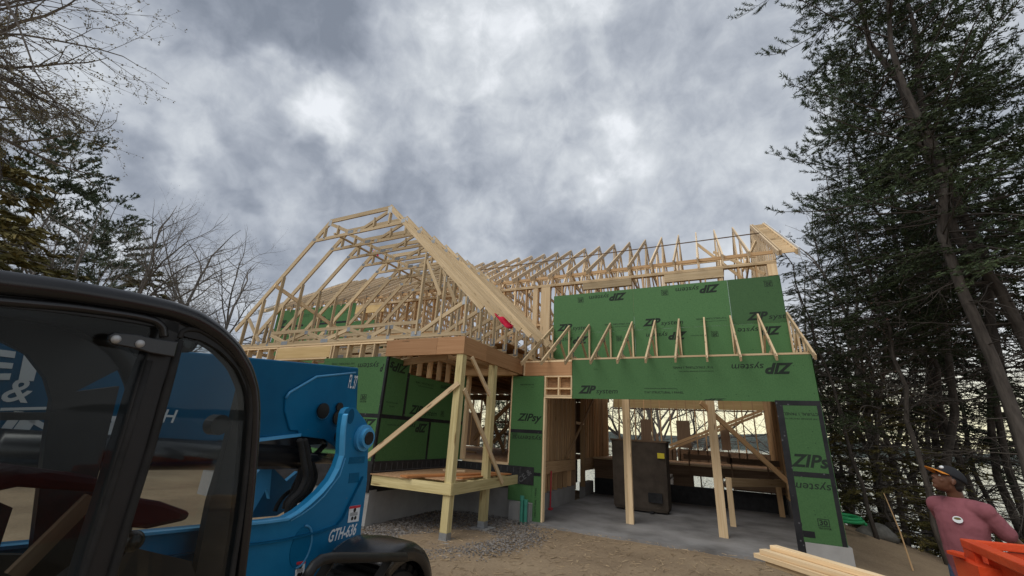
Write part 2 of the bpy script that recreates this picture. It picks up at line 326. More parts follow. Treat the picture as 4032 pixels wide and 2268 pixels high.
@mark
def thirty(mb, org, xd, up, h=.11):
    org = np.array(org, float); xd_ = np.array(xd, float); up_ = np.array(up, float)
    w = h*1.45; t = h*.09
    for a, b, c, d in ((0, w, 0, t), (0, w, h-t, h), (0, t, t, h-t), (w-t, w, t, h-t)):
        mb.add([org+xd_*a+up_*c, org+xd_*b+up_*c, org+xd_*b+up_*d, org+xd_*a+up_*d], [(0, 1, 2, 3)], None, .5)
    write(mb, '30', org+xd_*h*.22+up_*h*.2, xd, up, h*.6, h*1.0, 0, .03)
    write(mb, 'YEAR SYSTEM', org-up_*h*.38, xd, up, h*.26, w*1.05, 0, .01)
XD = np.array((1., 0, 0)); YD = np.array((0, 1., 0)); ZD = np.array((0, 0, 1.))

# ------------------------------------------------------------------ ground, water, hills
def sstep(a, b, x):
    t = np.clip((x-a)/(b-a), 0, 1); return t*t*(3-2*t)
def gh(x, y):
    z = -3.8*sstep(16.4, 25, y)                                   # falls to the lake behind the house
    z = z-1.6*sstep(1.8, 9, x)*sstep(8, 17, y)*(1-sstep(20, 30, y))
    z = z-.28*sstep(1.5, 3.0, x)*sstep(7.5, 9.5, y)*(1-sstep(12, 16, y))
    z = z+1.2*sstep(-14, -45, x)*(1-sstep(16, 30, y))
    z = z+.03*np.sin(x*1.7)*np.cos(y*1.3)*sstep(0, 1, abs(y-13)-4)*(1-sstep(14, 18, y))
    return z
xs = np.concatenate([-np.geomspace(2500, 22, 18), np.linspace(-20, 14, 137), np.geomspace(15, 2500, 18)])
ys = np.concatenate([-np.geomspace(2500, 12, 14), np.linspace(-10, 34, 177), np.geomspace(36, 60, 6)])
GX, GY = np.meshgrid(xs, ys)
micro = rng.normal(0, .006, GX.shape)
inside = (GX > -12.2) & (GX < 1.9) & (GY > 9.3) & (GY < 16.4)
rut = lambda c: np.exp(-((GX-c-.35*np.sin(GY*.5))/.13)**2)*np.clip((9.2-GY)/1.5, 0, 1)*(GY > -2)
GZ = gh(GX, GY)+micro-.035*(rut(-1.6)+rut(.05));  GZ[inside] -= .06
mb = MB(); nx = len(xs); ny = len(ys)
mb.v = [tuple(p) for p in np.stack([GX, GY, GZ], -1).reshape(-1, 3).tolist()]; mb.g = mb.v; mb.t = [.5]*len(mb.v)
mb.f = [(j*nx+i, j*nx+i+1, (j+1)*nx+i+1, (j+1)*nx+i) for j in range(ny-1) for i in range(nx-1)]
def groundmat(t, b):
    n = t.nodes; l = t.links; tc = n.new('ShaderNodeTexCoord').outputs['Object']
    def no(s, d, r=.6):
        x = n.new('ShaderNodeTexNoise'); x.inputs['Scale'].default_value = s; x.inputs['Detail'].default_value = d; x.inputs['Roughness'].default_value = r; l.new(tc, x.inputs['Vector']); return x.outputs['Fac']
    r = n.new('ShaderNodeValToRGB'); e = r.color_ramp.elements; e[0].position = .3; e[0].color = (.15, .105, .066, 1); e[1].position = .68; e[1].color = (.42, .32, .205, 1)
    m = e.new(.5) if hasattr(e, 'new') else r.color_ramp.elements.new(.5); m.color = (.29, .213, .135, 1)
    mi = n.new('ShaderNodeMath'); mi.operation = 'ADD'; a = n.new('ShaderNodeMath'); a.operation = 'MULTIPLY'; a.inputs[1].default_value = .5; l.new(no(.55, 4), a.inputs[0])
    c = n.new('ShaderNodeMath'); c.operation = 'MULTIPLY'; c.inputs[1].default_value = .5; l.new(no(26, 8, .75), c.inputs[0]); l.new(a.outputs[0], mi.inputs[0]); l.new(c.outputs[0], mi.inputs[1]); l.new(mi.outputs[0], r.inputs[0])
    v = n.new('ShaderNodeTexVoronoi'); v.inputs['Scale'].default_value = 22; l.new(tc, v.inputs['Vector'])
    mr = n.new('ShaderNodeMapRange'); l.new(v.outputs['Distance'], mr.inputs[0]); mr.inputs[1].default_value = .10; mr.inputs[2].default_value = .16; mr.inputs[3].default_value = .6; mr.inputs[4].default_value = 0
    x = n.new('ShaderNodeMixRGB'); l.new(mr.outputs[0], x.inputs[0]); l.new(r.outputs[0], x.inputs[1]); x.inputs[2].default_value = (.34, .28, .20, 1)
    l.new(x.outputs[0], b.inputs['Base Color'])
    bu = n.new('ShaderNodeBump'); bu.inputs['Strength'].default_value = .8; bu.inputs['Distance'].default_value = .03; l.new(no(38, 6, .7), bu.inputs['Height']); l.new(bu.outputs[0], b.inputs['Normal'])
Mt['ground'] = mat('trodden_earth', rough=.95, build=groundmat)
tag(mb.build('ground', Mt['ground'], smooth=True), kind='structure')
def watermat(t, b):
    n = t.nodes; l = t.links; tc = n.new('ShaderNodeTexCoord').outputs['Object']
    mp = n.new('ShaderNodeMapping'); mp.inputs['Scale'].default_value = (.5, 1.4, 1); l.new(tc, mp.inputs[0])
    x = n.new('ShaderNodeTexNoise'); x.inputs['Scale'].default_value = 1.3; x.inputs['Detail'].default_value = 6; l.new(mp.outputs[0], x.inputs['Vector'])
    bu = n.new('ShaderNodeBump'); bu.inputs['Strength'].default_value = .5; bu.inputs['Distance'].default_value = .15; l.new(x.outputs['Fac'], bu.inputs['Height']); l.new(bu.outputs[0], b.inputs['Normal'])
Mt['water'] = mat('lake_water', (.10, .13, .16), .12, build=watermat, spec=.8)
mb = MB(); LX = [-2500, -800, -200, 0, 200, 800, 2500]; LY = [24, 60, 200, 700, 1700]
mb.add([(x, y, -3.0) for y in LY for x in LX], [(j*7+i, j*7+i+1, (j+1)*7+i+1, (j+1)*7+i) for j in range(4) for i in range(6)])
tag(mb.build('lake', Mt['water']), kind='structure')
mb = MB(); X_ = np.linspace(-2600, 2600, 131); rows = [(1450, 0), (1500, .55), (1560, .9), (1650, 1.0), (1900, .8)]
hh = 34+9*np.sin(X_/310+1)+9*np.sin(X_/121)+3*np.sin(X_/37)+rng.normal(0, 1.6, len(X_))
mb.add([(X_[i], y+rng.normal(0, 4), -3.2+k*hh[i]) for y, k in rows for i in range(131)], [(j*131+i, j*131+i+1, (j+1)*131+i+1, (j+1)*131+i) for j in range(4) for i in range(130)])
tag(mb.build('hills', mat('far_wooded_hills', rough=1, build=vary((.045, .06, .055), (.085, .10, .085), (.02, .02, .04), tint=0, use_g=False)), smooth=True), kind='structure')
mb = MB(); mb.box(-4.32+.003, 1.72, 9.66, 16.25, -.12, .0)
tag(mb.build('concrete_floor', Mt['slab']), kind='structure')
# gravel round the porch posts
def stones(n, fx, fy, lo, hi, zf):
    m = MB(); base = [(1,0,0), (-1,0,0), (0,1,0), (0,-1,0), (0,0,1), (0,0,-1)]; fs = [(0,2,4), (2,1,4), (1,3,4), (3,0,4), (2,0,5), (1,2,5), (3,1,5), (0,3,5)]
    for _ in range(n):
        x, y = fx(), fy(); s = random.uniform(lo, hi); a = random.random()*6.3; ca, sa = math.cos(a), math.sin(a); k = [random.uniform(.6, 1.3) for _ in range(6)]
        z = zf(x, y)
        m.add([(x+(p[0]*ca-p[1]*sa)*s*k[i], y+(p[0]*sa+p[1]*ca)*s*k[i], z+p[2]*s*.6*k[i]) for i, p in enumerate(base)], fs)
    return m
def gx_(): return random.gauss(-4.9, .95)
ggx = []
m = MB(); pts = []
while len(pts) < 9500:
    x = random.uniform(-7.2, -2.9); y = random.uniform(5.6, 9.8)
    e = ((x+5.0)/1.75)**2+((y-7.9)/1.85)**2
    if e+random.gauss(0, .22) < 1: pts.append((x, y))
it = iter(pts); cur = [None]
def fx(): cur[0] = next(it); return cur[0][0]
def fy(): return cur[0][1]
sm = stones(9500, fx, fy, .010, .026, lambda x, y: .012)
Mt['stone'] = mat('grey_gravel', rough=.9, build=vary((.16, .14, .125), (.30, .275, .25), (9, 9, 9), tint=.6))
tag(sm.build('gravel', Mt['stone']), 'grey crushed gravel spread under and around the porch deck posts', 'gravel', kind='stuff')
pts = [(random.uniform(-6.5, 3.2), random.uniform(4.2, 9.5)) for _ in range(2600)]; it = iter(pts)
m = MB()
for x, y in pts:
    a = random.random()*3.14; L = random.uniform(.015, .07); w = random.uniform(.004, .012); z = float(gh(np.array(x), np.array(y)))+.008
    m.bar((x-math.cos(a)*L, y-math.sin(a)*L, z), (x+math.cos(a)*L, y+math.sin(a)*L, z+.006), w, .004)
tag(m.build('ground_debris', mat('dry_chips', rough=.9, build=vary((.20, .14, .08), (.50, .38, .24), (5, 5, 5), tint=.5))), 'scattered wood chips and dry straw on the bare earth before the garage', 'debris', kind='stuff')

# ------------------------------------------------------------------ the house
H = thing('unfinished_house', (-4.5, 12.0, 0), 'large unfinished timber framed house with green sheathing and open roof trusses', 'house')
def P(mb, name, m, smooth=False, parent=None): return mb.build(name, Mt[m], parent or H, smooth)
YF, YG, YU, YB, XR, XL = 6.97, 9.86, 11.6, 19.4, 1.78, -11.9
RY, RZ = 15.5, 9.4
def sheet(name, pl, a0, a1, z0, z1, c, label=None):
    """one green panel: pl 'Y' faces -Y at y=c; pl 'X' faces +X at x=c"""
    m = MB()
    if pl == 'Y': m.box(a0+.002, a1-.002, c, c+.012, z0+.002, z1-.002)
    else: m.box(c-.012, c, a0+.002, a1-.002, z0+.002, z1-.002)
    o = P(m, 'sheathing_panel', 'zip')
    return o
def marks(panel, fn): fn(panel)
e_ = .0025
# garage header panel
p = sheet('h', 'Y', -3.13, 1.78, 2.72, 3.645, YG)
def f(m):
    y = YG-e_
    logo(m, (-2.98, y, 2.85), XD, ZD, .17); small(m, (-1.45, y, 2.86), XD, ZD)
    o, x, u = flip((1.45, y, 3.47), XD, ZD); logo(m, o, x, u, .20)
    small(m, *flip((-.35+.35, y, 3.44), XD, ZD)); write(m, 'ZIP', *flip((.18, y, 2.765), XD, ZD), .04, .42, .35, .035)
marks(p, f)
# right column of the garage front
XC0, XC1 = 1.06, 1.78
p = sheet('c', 'Y', XC0, XC1, 1.42, 2.72, YG-.014)
def f(m):
    y = YG-.014-e_
    write(m, 'ZIPs', (1.13, y, 1.56), XD, ZD, .21, .60, .32, .03); write(m, 'CTURAL 1 PANEL', *flip((1.70, y, 2.52), XD, ZD), .05, .55, 0, .012)
    write(m, '& AIR BARRIER PROTECTION', *flip((1.72, y, 2.42), XD, ZD), .022, .62, 0, .006)
marks(p, f)
p = sheet('c', 'Y', XC0, XC1, .32, 1.42, YG-.014)
def f(m):
    y = YG-.014-e_
    write(m, 'system', *flip((1.70, y, 1.28), XD, ZD), .13, .60, .18, .004); thirty(m, (1.40, y, .60), XD, ZD, .12)
    write(m, 'P', (1.09, y, .48), XD, ZD, .15, .07, .3, .03)
marks(p, f)
# left panel between porch door and garage
for z0, z1 in ((1.92, 3.26), (.98, 1.92), (-.02, .98)):
    p = sheet('l', 'Y', -4.72 if z0 > .5 else -4.10, -3.86, z0, z1, YG-.012)
    def f(m, z0=z0):
        y = YG-.012-e_
        if z0 > 1.5:
            write(m, 'ZIPsy', (-4.55, y, 2.17), XD, ZD, .17, .66, .32, .025); small(m, *flip((-4.12, y, 3.06), XD, ZD), a='Join the revolution.', b='#system', h=.035)
        elif z0 > .5:
            write(m, 'system', *flip((-3.88, y, 1.82), XD, ZD), .11, .62, .18, .004); thirty(m, *flip((-4.52, y, 1.84), XD, ZD), .10)
        else: write(m, 'STRUCTURAL 1 PANEL', (-3.97, y, .08), ZD, -XD, .04, .62, 0, .012)
    marks(p, f)
m = MB(); m.box(-4.70, -4.102, YG-.010, YG, .38, .978); P(m, 'sheathing_panel', 'zip')
# upper wall
for r_ in range(2):
    z1 = 5.98-1.22*r_; z0 = z1-1.22 if r_ == 0 else 3.7
    for k, (a, b) in enumerate(((-4.29, -1.88), (-1.88, .55), (.55, 1.72))):
        p = sheet('u', 'Y', a, b, z0, z1, YU)
        def f(m, a=a, b=b, z1=z1, r_=r_, k=k):
            y = YU-e_; w = b-a
            if r_ == 0:
                if k < 2:
                    logo(m, *flip((b-.18, y, z1-.10), XD, ZD), .20); thirty(m, *flip((a+.95, y, z1-.16), XD, ZD), .12); small(m, *flip((a+.62, y, z1-.2), XD, ZD), a='Join the revolution.', b='', h=.035) if False else None
                else: thirty(m, *flip((a+1.0, y, z1-.16), XD, ZD), .12)
                logo(m, (a+.12+.1*k, y, z1-1.12), XD, ZD, .19, None if k < 2 else 5)
                if k < 2: small(m, *flip((b-.12, y, z1-1.0), XD, ZD), h=.04)
            else:
                if k < 2: logo(m, *flip((a+(1.1 if k == 0 else 1.35), y, z1-.12), XD, ZD), .19); thirty(m, *flip((b-.35, y, z1-.18), XD, ZD), .11)
                else: logo(m, *flip((b-.12, y, z1-.1), XD, ZD), .19, 5)
                if k == 1: write(m, 'Join the revolution.', *flip((b-.62, y, z1-.22), XD, ZD), .035)
        marks(p, f)
# porch side wall facing +X and the wing's front wall
XW = -6.38
for (a, b, z0, z1) in ((YF, 7.72, 2.05, 3.30), (7.72, YG, 2.05, 3.02), (YF, 8.75, 1.14, 2.05), (8.75, YG, 1.14, 2.05)):
    p = sheet('w', 'X', a, b, z0, z1, XW)
    def f(m, a=a, b=b, z0=z0, z1=z1):
        x = XW+e_
        if z0 > 1.5 and a == YF:
            write(m, 'ZIPs', (x, 7.66, 3.20), -YD, -ZD, .19, .62, .3, .03); write(m, 'Join the revolution.', (x, 7.10, 2.33), YD, ZD, .035); write(m, '#system', (x, 7.22, 2.25), YD, ZD, .035)
        elif z0 > 1.5:
            write(m, 'ZIP', (x, 7.90, 2.16), YD, ZD, .19, .50, .32, .03); write(m, 'system', (x, 8.42, 2.16), YD, ZD, .12, .56, .18, .004); thirty(m, (x, 9.15, 2.2), YD, ZD, .10)
            write(m, 'system', (x, 9.60, 2.94), -YD, -ZD, .12, .56, .18, .004); small(m, (x, 8.72, 2.9), -YD, -ZD, h=.04)
        elif a == YF:
            logo(m, (x, 8.66, 1.95), -YD, -ZD, .18); small(m, (x, 7.55, 1.93), -YD, -ZD, a='Join the revolution.', b='', h=.035) if False else write(m, 'Join the revolution.', (x, 7.62, 1.90), -YD, -ZD, .035)
    marks(p, f)
# short green sliver right of the back corner
sheet('s', 'Y', XW+.02, -6.14, 1.14, 3.26, YG)
for (a, b, z0, z1) in ((-8.34, XW-.013, 2.05, 3.30), (-10.3, -8.34, 1.14, 2.05), (-8.34, XW-.013, 1.14, 2.05), (-11.9, -10.3, 1.14, 3.28)):
    p = sheet('f', 'Y', a, b, z0, z1, YF)
    def f(m, a=a, b=b, z0=z0, z1=z1):
        y = YF-e_
        if z0 > 1.5 and a == -8.34:
            write(m, 'ZIP', *flip((b+.02, y, 3.12), XD, ZD), .17, .42, .35, .03) if False else None
            write(m, 'system', *flip((-6.62, y, 3.16), XD, ZD), .13, .62, .18, .004); write(m, 'P', *flip((-6.47, y, 3.13), XD, ZD), .16, .1, .3, .03)
            small(m, *flip((-7.35, y, 3.18), XD, ZD), h=.04); thirty(m, (-7.0, y, 2.36), XD, ZD, .12)
        elif a == -8.34:
            logo(m, *flip((-6.45, y, 1.97), XD, ZD), .18); small(m, (-8.1, y, 1.2), XD, ZD, h=.05)
        elif a < -9 and z0 > 1: small(m, (a+.3, y, z0+.08), XD, ZD, h=.05)
    marks(p, f)
# left dormer wall of the main house
for (a, b, z0, z1) in ((-17.45, -15.05, 5.72, 6.5), (-15.05, -12.73, 5.72, 6.5), (-17.45, -15.05, 5.3, 5.72), (-15.05, -11.6, 5.3, 5.72)):
    p = sheet('d', 'Y', a, b, z0, z1, YU)
    marks(p, lambda m, a=a, z0=z0: (logo(m, (a+.15, YU-e_, z0+.1), XD, ZD, .22), small(m, *flip((a+2.1, YU-e_, z0+.5), XD, ZD), h=.04)) if z0 > 5.5 else None)
m = MB(); m.box(-17.45, -17.43+.3, YU, YB, 3.6, 6.5); 
P(MB().box(-17.455, -17.443, YU, YB, -.2, 6.38), 'side_wall', 'zip')
P(MB().box(-17.44, -11.95, YU, YU+.012, 1.1, 5.29), 'sheathing_panel', 'zip')
# black seam tape
T = [('Y', -3.86, -4.72, 1.92, YG-.015), ]
def tapeY(x0, x1, z0, z1, y): P(MB().box(x0, x1, y-.003, y, z0, z1), 'seam_tape', 'tape')
def tapeX(y0, y1, z0, z1, x): P(MB().box(x, x+.003, y0, y1, z0, z1), 'seam_tape', 'tape')
tapeY(-4.715, -3.875, 1.885, 1.965, YG-.0125); tapeY(-4.10, -3.875, .945, 1.02, YG-.0125)
yc = YG-.0145
tapeY(XC0-.03, 1.77, 2.655, 2.745, yc); tapeY(1.152, 1.70, 1.385, 1.47, yc); tapeY(XC0-.02, 1.15, .02, 2.654, yc); tapeY(1.702, 1.77, .32, 2.654, yc); tapeY(1.152, 1.33, .40, .50, yc)
tapeX(YF, YG, 2.01, 2.09, XW); tapeX(YF+.002, YF+.055, 2.092, 3.29, XW); tapeX(YF+.002, YF+.055, 1.14, 2.008, XW); tapeX(7.68, 7.76, 2.092, 3.05, XW); tapeX(8.71, 8.79, 1.14, 2.008, XW)
tapeY(-8.4, XW, 2.01, 2.09, YF); tapeY(XW-.05, XW, 2.092, 3.29, YF); tapeY(XW-.05, XW, 1.14, 2.008, YF); tapeY(XW+.05, -6.15, 2.01, 2.09, YG)
tapeY(-17.3, -15.6, 5.70, 5.78, YU); tapeY(-15.3, -13.0, 5.70, 5.78, YU)
# concrete foundation and its membrane
m = MB(); m.box(-11.9, XW+.02, YF+.02, YF+.22, -.6, .64); P(m, 'foundation_wall', 'conc'); P(MB().box(XW-.2, XW-.002, YF+.22, YG, -.6, .64), 'foundation_wall', 'conc')
m = MB(); m.box(XW-.2, -4.10, YG+.03, YG+.25, -.6, .62); P(m, 'foundation_wall', 'conc'); P(MB().box(-4.58, -4.06, YG-.18, YG+.028, -.5, .37), 'footing', 'conc')
m = MB(); m.box(1.16, 1.83, YG-.03, YG+.3, -.9, .32); P(m, 'foundation_wall', 'conc')
P(MB().box(1.60, 1.78, YG+.3, YB, -3.5, .45), 'foundation_wall', 'conc'); P(MB().box(-4.52, -4.325, YG+.26, 13.95, -.6, .42), 'foundation_wall', 'conc'); P(MB().box(-4.52, -4.325, 15.1, 16.2, -.6, .42), 'foundation_wall', 'conc'); P(MB().box(-4.3, 1.6, 16.26, 16.46, -3.0, .52), 'foundation_wall', 'bit'); P(MB().box(-4.3, -1.75, 16.3, 16.36, .525, .86), 'wall_board', 'dark'); P(MB().box(.25, 1.6, 16.5, 16.54, .525, .66), 'wall_board', 'dark'); P(MB().box(.25, 1.6, 16.5, 16.54, .76, .86), 'wall_board', 'dark')  # back concrete wall made near-black, dark wall boards added to dim the bright gaps
m = MB(); m.box(-11.9, XW+.012, YF-.008, YF+.018, .60, 1.17); m.box(XW-.012, XW+.014, YF+.02, YG-.02, .60, 1.17); m.box(XW+.02, -4.05, YG-.025, YG-.013, .74, 1.13)
P(m, 'foundation_membrane', 'bit')
m = MB()
for k in range(16): m.box(XW+.0145, XW+.016, 7.02+k*.175, 7.03+k*.175, .98, 1.13)
m.box(XW+.0145, XW+.016, 7.0, 9.7, .975, .985)
for k in range(12): m.box(XW+.1+k*.17, XW+.108+k*.17, YG-.0275, YG-.0255, .98, 1.10)
write(m, 'ICE &', (-4.42, YG-.0275, .74), np.array((.78, 0, .62)), np.array((-.62, 0, .78)), .12, .42, 0, .02)
P(m, 'membrane_lettering', 'membr')
# small vent window low in the front foundation
m = MB(); m.box(-9.95, -9.15, YF-.02, YF+.02, .20, .26); m.box(-9.95, -9.15, YF-.02, YF+.02, .62, .66); m.box(-9.95, -9.88, YF-.02, YF+.02, .26, .62); m.box(-9.22, -9.15, YF-.02, YF+.02, .26, .62)
for k in range(6): m.box(-9.87, -9.23, YF-.01, YF+.015, .28+k*.056, .30+k*.056)
P(m, 'foundation_vent', 'white')

# porch beams, plates and wing front framing
P(MB().box(-6.48, -5.13, YF-.005, YF+.085, 3.30, 3.655), 'beam', 'lvl'); P(MB().box(-5.125, -4.46, YF-.005, YF+.085, 3.30, 3.655), 'beam', 'lvl')
P(MB().box(-4.55, -4.46, YF+.087, 7.9, 3.30, 3.655), 'beam', 'lvl'); P(MB().box(-4.55, -4.46, 7.905, YG+.05, 3.30, 3.655), 'beam', 'lvl')
write_m = MB(); write(write_m, '1.75 2.0E Beam', (-6.05, YF-.0075, 3.60), XD, ZD, .022); write(write_m, '2.0E Beam', (-2.6, YG+.0, 3.4), XD, ZD, .02); P(write_m, 'beam_lettering', 'ink')
m = MB(); m.box(-11.9, -6.3, YF-.012, YF+.125, 3.645, 3.683); P(m, 'top_plate', 'pine')
m = MB(); m.box(-11.9, -6.50, YF, YF+.14, 3.602, 3.643); P(m, 'top_plate', 'pine')
P(MB().box(-10.12, -8.22, YF-.003, YF+.12, 3.335, 3.60), 'header', 'hdrply'); P(MB().box(-10.12, -8.30, YF+.002, YF+.14, 3.293, 3.333), 'header_plate', 'pine')
for x in (-8.22, -8.13, -7.67, -7.27, -6.87, -10.18, -10.5, -10.95, -11.37, -11.8):
    P(MB().box(x, x+.04, YF+.003, YF+.14, 3.30 if x > -9 else 2.05, 3.60), 'stud', 'pine')
for x in (-9.9, -9.45, -8.95): P(MB().box(x, x+.04, YF+.16, YF+.30, 2.1, 3.28), 'stud', 'stud')
# porch side wall framing above the panels, and plates
for k in range(6): P(MB().box(XW-.15, XW-.014, 7.35+k*.41, 7.39+k*.41, 3.05, 3.60), 'stud', 'stud')
P(MB().box(XW-.15, XW-.013, YF+.16, YG, 3.605, 3.645), 'top_plate', 'stud')
P(MB().bar((XW, 7.5, 3.25), (-5.0, 7.2, 3.30), .04, .14), 'nailer', 'stud')
# porch ceiling frame
P(MB().box(-6.3, -4.56, YG-.10, YG-.06, 3.28, 3.6), 'header', 'stud')
for k in range(4): P(MB().box(-6.30+k*.44, -6.26+k*.44, 7.1, 9.7, 3.50, 3.60), 'ceiling_joist', 'stud')
# door opening in the porch back wall
P(MB().box(-6.13, -6.05, YG-.005, YG+.13, 1.17, 3.28), 'door_jamb', 'pine'); P(MB().box(-4.76, -4.725, YG, YG+.13, 1.17, 3.28), 'door_jamb', 'pine')
P(MB().box(-6.05, -4.74, YG-.01, YG+.13, 1.13, 1.18), 'door_sill', 'pine'); P(MB().box(-6.13, -4.62, YG-.012, YG+.13, 3.282, 3.47), 'header', 'hdrply')
# small cripple window between the green panel and the header panel
P(MB().box(-4.42, -3.14, YG-.004, YG+.14, 3.61, 3.65), 'top_plate', 'pine'); P(MB().box(-4.42, -3.14, YG, YG+.09, 3.27, 3.605), 'beam', 'lvl')
P(MB().box(-4.43, -4.39, YG-.02, YG+.0, 3.28, 3.605), 'stud', 'pine')
m = MB()
for z0, z1 in ((3.235, 3.268), (2.725, 2.765), (2.77, 2.80)): m.box(-3.855, -3.14, YG+.002, YG+.14, z0, z1)
m.box(-3.855, -3.14, YG+.01, YG+.13, 2.94, 2.975)
for x in (-3.85, -3.50, -3.17): m.box(x, x+.035, YG+.003, YG+.138, 2.80, 3.235)
P(m, 'cripple_frame', 'pine')
P(MB().box(-3.85, -3.15, YG+.15, YG+.17, 2.8, 3.23), 'backing_board', 'osb')
P(MB().box(-3.12, 1.05, YG+.03, YG+.13, 2.74, 3.60), 'header', 'hdrply'); P(MB().box(-3.13, 1.78, YG-.006, YG+.14, 3.6455, 3.685), 'top_plate', 'pine')
P(MB().box(-3.86, -3.82, YG+.002, YG+.14, 0.002, 2.72), 'stud', 'pine'); P(MB().box(XC0+.002, XC0+.05, YG+.002, YG+.14, .02, 2.735), 'stud', 'stud')

# posts and deck
def ptpost(x, y, z0, z1, ch=.14): return P(MB().box(x-ch/2, x+ch/2, y-ch/2, y+ch/2, z0, z1), 'post', 'pt')
PX = -4.555
bevel(ptpost(PX, 7.06, .93, 3.30, .15)); bevel(ptpost(PX, 8.42, .93, 3.30, .15)); bevel(ptpost(PX+.0, 7.06, .14, .75, .15)); bevel(ptpost(PX, 8.42, .14, .75, .15))
for y in (7.06, 8.42):
    m = MB(); m.box(PX-.077, PX+.077, y-.077, y+.077, .025, .14); m.box(PX-.09, PX+.09, y-.08, y+.08, .02, .03); P(m, 'post_base', 'plate')
    P(MB().box(PX-.2, PX+.2, y-.2, y+.2, -.3, .022), 'footing_pad', 'conc')
ry = YF-.02
P(MB().box(XW+.06, PX+.105, ry, ry+.04, .745, .935), 'deck_rim', 'pt'); P(MB().box(PX+.077, PX+.117, ry+.041, YG-.06, .745, .935), 'deck_rim', 'pt')
P(MB().box(XW+.06, XW+.10, ry+.041, YG-.06, .745, .935), 'deck_rim', 'pt')
for k in range(6): P(MB().box(XW+.11, PX+.075, ry+.42+k*.41, ry+.46+k*.41, .75, .933), 'deck_joist', 'pt')
P(MB().box(XW+.03, -5.35, ry-.03, YG-.07, .937, .953), 'deck_plywood', 'osb'); P(MB().box(-5.34, -4.75, 8.0, YG-.07, .937, .953), 'deck_plywood', 'osb')
P(MB().box(-5.34, PX-.08, ry+.3, 7.98, .937, .953), 'deck_plywood', 'osb')
# loose boards lying on the deck
Mt['cedar'] = mat('orange_brown_board', rough=.5, build=vary((.34, .13, .045), (.50, .22, .08), (1.2, 24, 24), tint=.1))
def board(name, p, q, w, h, m, label, cat='board', group=None, up=(0, 0, 1)):
    p = np.array(p, float); q = np.array(q, float); c = (p+q)/2; mb_ = MB(); mb_.bar(p-c, q-c, w, h, up); o = mb_.build(name, Mt[m]); o.location = c; bevel(o, .002, 1); return tag(o, label, cat, group)
board('loose_board', (-5.50, 6.90, .975), (-4.72, 9.3, .975), .24, .035, 'cedar', 'wide orange-brown board lying on the porch deck, its end past the front rim')
board('loose_board', (-4.72, 7.65, .957+.012), (-4.53, 9.5, .957+.012), .14, .022, 'cedar', 'narrow brown board on the porch deck edge, behind the corner post')
board('loose_board', (-5.9, 8.8, .972), (-5.45, 9.05, .972), .14, .036, 'pine', 'short pale offcut lying at the back of the porch deck')
# long diagonal braces of the porch
def brace(p, q, w=.038, h=.09, m='pine', up=(0, 0, 1)): return P(MB().bar(p, q, w, h, up), 'brace', m)
brace((PX+.05, 6.955, 2.72), (-6.75, 6.70, .93), .038, .09, 'pine', (0, -.0, 1)); brace((PX+.10, 7.10, 2.62), (PX+.135, 8.95, .82)); brace((PX+.10, 7.28, 3.28), (PX+.10, 8.15, 2.62))

# ---- gable wing trusses
wb, wt = .038, .125
def seg(m, a, b, w=wb, h=.12, y=0, ext=.0, tint=None): m.bar((a[0], y, a[1]), (b[0], y, b[1]), w, h, (0, 1, 0) if False else (0, 0, 1), tint, ext)
KL, KR, ZT = (-9.22, 7.18), (-7.08, 7.18), 7.18
def wing_truss(first):
    m = MB()
    TL = (-12.20, 4.20); TR = (-4.12, 4.22)
    h2 = .13
    m.bar((TL[0], 0, TL[1]), (KL[0]+.04, 0, KL[1]-.0), wb, h2); m.bar((KL[0]+.05, 0, 7.155), (KR[0]-.04, 0, 7.155), wb, .115); m.bar((TR[0], 0, TR[1]), (KR[0]-.03, 0, KR[1]+.02), wb, .128)
    s = lambda a, b, h=.09, **k: m.bar((a[0], 0, a[1]), (b[0], 0, b[1]), wb, h, (0, 0, 1), **k)
    s((-11.9, 3.725), (-4.47, 3.725), .085)                       # bottom chord
    s((-10.66, 4.03), (-5.68, 4.03), .085)                         # floor chord
    zz = [(-10.6, 3.99), (-9.95, 3.76), (-9.2, 3.99), (-8.5, 3.76), (-7.75, 3.99), (-7.05, 3.76), (-6.5, 3.99), (-5.75, 3.76)]
    for a, b in zip(zz, zz[1:]): s(a, b, .085)
    for x in (-9.6, -8.1, -6.5): s((x, 3.77), (x, 3.99), .085)
    s((-9.74, 6.63), (-6.56, 6.65), .085)                          # collar tie
    s((KL[0]+.05, 7.05), (-8.35, 6.66), .085); s((-8.35, 6.66), (-7.95, 6.50), .08) if False else None
    s((KR[0]-.05, 7.05), (-8.05, 6.66), .085); s((-9.35, 6.95), (-9.35, 6.67), .08); s((-7.05, 7.0), (-7.05, 6.69), .08); s((-8.85, 6.95), (-8.85, 6.68), .08); s((-7.55, 6.95), (-7.55, 6.69), .08)
    for x, ztop in ((-11.80, 4.52), (-11.25, 5.05), (-10.64, 5.66)): s((x, 3.75), (x, ztop), .085)
    for x, ztop in ((-5.72, 5.68), (-5.11, 5.06), (-4.51, 4.50)): s((x, 3.75), (x, ztop), .085)
    s((-11.72, 4.50), (-11.0, 3.80), .085); s((-11.72, 3.82), (-11.3, 4.15), .08) if False else None
    s((-4.55, 4.40), (-5.15, 4.08), .085); s((-5.12, 4.10), (-5.62, 3.80), .085); s((-5.70, 5.5), (-5.2, 4.6), .07)
    return m
proto = wing_truss(True)
wing0 = proto.build('wing_roof_truss', Mt['truss'], H); wing0.location = (0, YF+.02, 0)
pm = MB()
